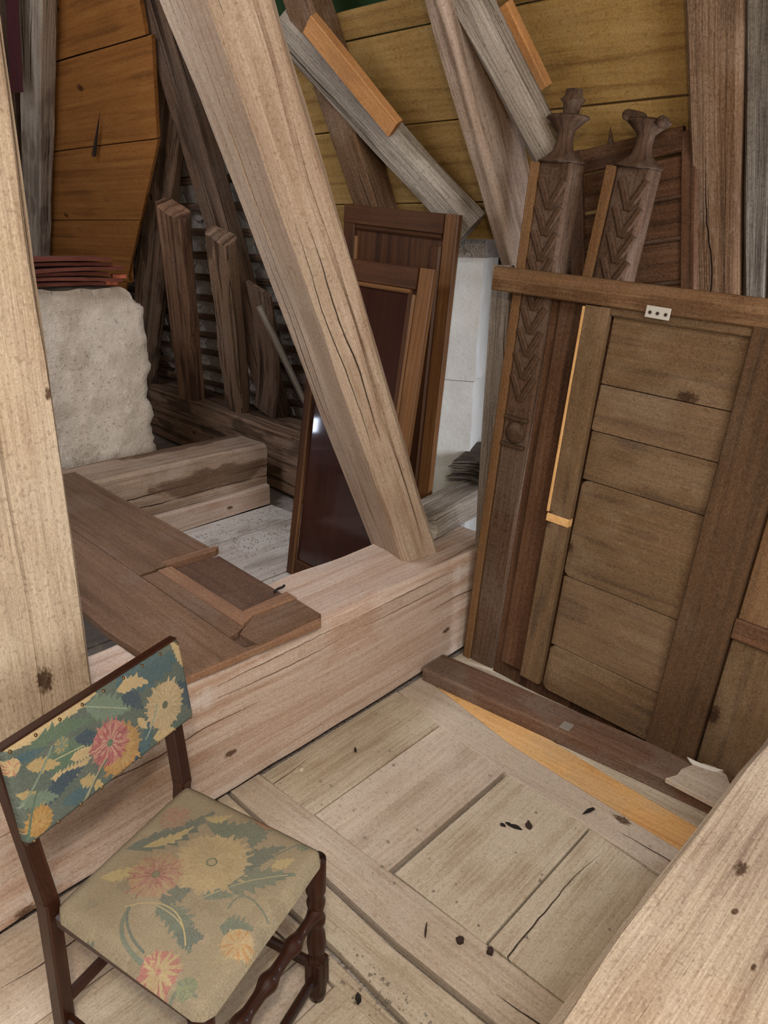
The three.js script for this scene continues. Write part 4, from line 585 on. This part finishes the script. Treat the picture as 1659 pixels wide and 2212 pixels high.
  bar('stretcher', [0.18, 0.075, 0.192], [-0.206, 0.075, 0.2], 0.022, 0.02, Y, 161); bar('stretcher', [0.182, 0.1, 0.19], [0.193, 0.1, -0.225], 0.028, 0.018, Y, 162); bar('stretcher', [-0.206, 0.1, 0.2], [-0.176, 0.1, -0.225], 0.028, 0.018, Y, 163); bar('stretcher', [-0.176, 0.15, -0.222], [0.194, 0.15, -0.222], 0.03, 0.018, Y, 164);
  // back pad on its board
  const bp = new RoundedBoxGeometry(0.468, 0.208, 0.03, 5, 0.012), pp = bp.attributes.position, bu = bp.attributes.uv;
  for (let i = 0; i < pp.count; i++) { const x = pp.getX(i) + 0.031, y = pp.getY(i), z = pp.getZ(i); bu.setXY(i, (x + 0.225) / 0.5, (y + 0.708 - 0.59) / 0.25); pp.setXYZ(i, x, y, z + (z > 0.01 ? 0.004 * Math.cos(y * 14) * Math.cos((x - 0.031) * 6) : 0)); }
  bp.computeVertexNormals(); const bk = mesh('backrest', bp, backCloth, g); bk.position.set(0, 0.707, -0.228); bk.rotation.x = -0.13;
  bar('back_binding', [-0.2, 0.811, -0.246], [0.262, 0.811, -0.246], 0.006, 0.024, Y, 171); bar('back_binding', [-0.2, 0.604, -0.218], [0.262, 0.604, -0.218], 0.006, 0.02, Y, 172);
  const nail = new THREE.SphereGeometry(0.0042, 8, 6); for (let i = 0; i < 9; i++) for (const [y, z] of [[0.805, -0.228], [0.61, -0.203]]) { const m = mesh('nail', nail, M.brass, g); m.position.set(-0.19 + i * 0.0555, y, z); }
}
// ---------------------------------------------------------------- bits lying about
{
  const bit = (name, p, s, mat, label, cat, sd, grp) => { const m = rough(s[0], s[1], s[2], 4, 3, 4, (q, a, b, c) => { const k = 1 - 0.35 * Math.abs(2 * a - 1) * Math.abs(2 * c - 1); q.x = q.x * k + (noise(b * 5 + sd, c * 5) - 0.5) * s[0] * 0.3; q.z = q.z * k + (noise(a * 5, b * 5 + sd) - 0.5) * s[2] * 0.3; q.y += (noise(a * 5 + sd, c * 5) - 0.5) * s[1] * 0.5; }, mat, name, p); m.rotation.y = sd; return tag(m, label, cat, grp); };
  bit('bark_crumb', [1.558, 0.004, -1.509], [0.02, 0.008, 0.008], M.black, 'small black crumb on the floor board close to the tie beam', 'crumb', 1);
  bit('bark_crumb', [1.2, 0.008, -0.78], [0.02, 0.014, 0.018], M.darkBit, 'dark brown crumb on the long floor board right of the chair, upper of two', 'crumb', 2);
  bit('bark_crumb', [1.228, 0.008, -0.705], [0.016, 0.012, 0.016], M.darkBit, 'dark brown crumb in the board joint right of the chair, lower of two', 'crumb', 3);
  bit('bark_crumb', [0.91, 0.006, -0.863], [0.022, 0.012, 0.014], M.black, 'black crumb among plaster grit beside the chair leg', 'crumb', 4);
  bit('bark_crumb', [1.64, 0.003, -0.9], [0.05, 0.006, 0.014], M.black, 'ragged black splinter beside a dark scar on the middle floor board', 'crumb', 5);
  bit('bark_crumb', [1.858, 0.008, -0.762], [0.05, 0.006, 0.012], M.black, 'black splinter on the long pale board near the orange plank', 'crumb', 6);
  bit('bark_crumb', [1.675, 0.003, -0.87], [0.03, 0.005, 0.02], M.darkBit, 'brown flake at the middle of the dark scar on the floor board', 'crumb', 7);
  bit('bark_crumb', [1.62, 0.003, -0.93], [0.018, 0.005, 0.01], M.black, 'tiny black chip left of the ragged splinter on the middle board', 'crumb', 8);
  bit('bark_crumb', [1.36, 0.003, -1.57], [0.016, 0.005, 0.012], M.plaster, 'pale plaster chip on the floor at the foot of the tie beam', 'crumb', 9);
  { const m = mesh('wood_splinter', new THREE.ConeGeometry(0.014, 0.4, 6), M.darkBit); m.position.set(2.518, 2.265, -4.676); m.quaternion.setFromUnitVectors(V(0, 1, 0), V(-0.108, 0.217, 0.332).normalize()); tag(m, 'long dark splinter hanging on the orange boards above the masonry', 'splinter'); }
  bit('twig', [1.165, 0.004, -0.865], [0.045, 0.004, 0.005], M.darkBit, 'tiny twig on the long floor board', 'twig', 0.6);
  const hk = mesh('black_hook', new THREE.TubeGeometry(new THREE.CatmullRomCurve3([V(-0.03, 0, 0.006), V(-0.01, 0.004, 0), V(0.015, 0.004, 0), V(0.03, 0.001, -0.01)]), 14, 0.005, 7), M.black); hk.position.set(1.545, 0.508, -1.885); tag(hk, 'small black curved hook on the corner of the old door', 'hook');
  // plaster grit: nobody could count it
  seed(91); const gs = []; const spots = [[2.3, 2.95, -3.68, -3.1, 900], [2.2, 2.8, -3.2, -2.5, 200], [0.9, 1.0, -1.0, -0.7, 120], [1.2, 1.9, -1.6, -0.4, 160], [2.1, 2.3, -1.5, -0.5, 60]];
  for (const [a, b, c, d, n] of spots) for (let i = 0; i < n; i++) { const k = new THREE.TetrahedronGeometry(0.0015 + 0.006 * rnd() ** 4, 0); k.rotateX(rnd() * 6); k.rotateZ(rnd() * 6); k.translate(a + (b - a) * rnd(), 0.003 + (a > 2.05 && c > -2 ? 0.002 : 0), c + (d - c) * rnd()); gs.push(k); }
  const gr = mesh('plaster_grit', mergeGeometries(gs), M.plaster); tag(gr, 'loose plaster grit scattered over the boards', 'grit', null, 'stuff');
}
// cloths at the top
{
  const sheet = (name, A, du, dv, n, amp, mat, label, cat) => { const p = [], ix = []; for (let j = 0; j <= n; j++) for (let i = 0; i <= n; i++) { const u = i / n, v = j / n, o = (fbm(u * 5, v * 2) - 0.5) * amp; p.push(A[0] + du[0] * u + dv[0] * v + o, A[1] + du[1] * u + dv[1] * v + o * 0.4, A[2] + du[2] * u + dv[2] * v); } for (let j = 0; j < n; j++) for (let i = 0; i < n; i++) { const a = j * (n + 1) + i; ix.push(a, a + 1, a + n + 1, a + 1, a + n + 2, a + n + 1); } const g = new THREE.BufferGeometry(); g.setAttribute('position', new THREE.Float32BufferAttribute(p, 3)); g.setIndex(ix); g.computeVertexNormals(); tag(mesh(name, g, mat), label, cat); };
  sheet('green_tarpaulin', [2.62, 2.42, -3.2], [0, 0, 1.5], [-0.42, 0.84, 0], 16, 0.08, M.tarp, 'dark green tarpaulin behind the top of the pine boards', 'tarpaulin');
  sheet('red_cloth', [2.19, 2.47, -5.02], [0.005, -0.008, 0.13], [-0.19, 0.42, 0.5], 12, 0.05, M.red, 'dark red strip of cloth hanging at the top left', 'cloth');
}
renderer.render(scene, camera);
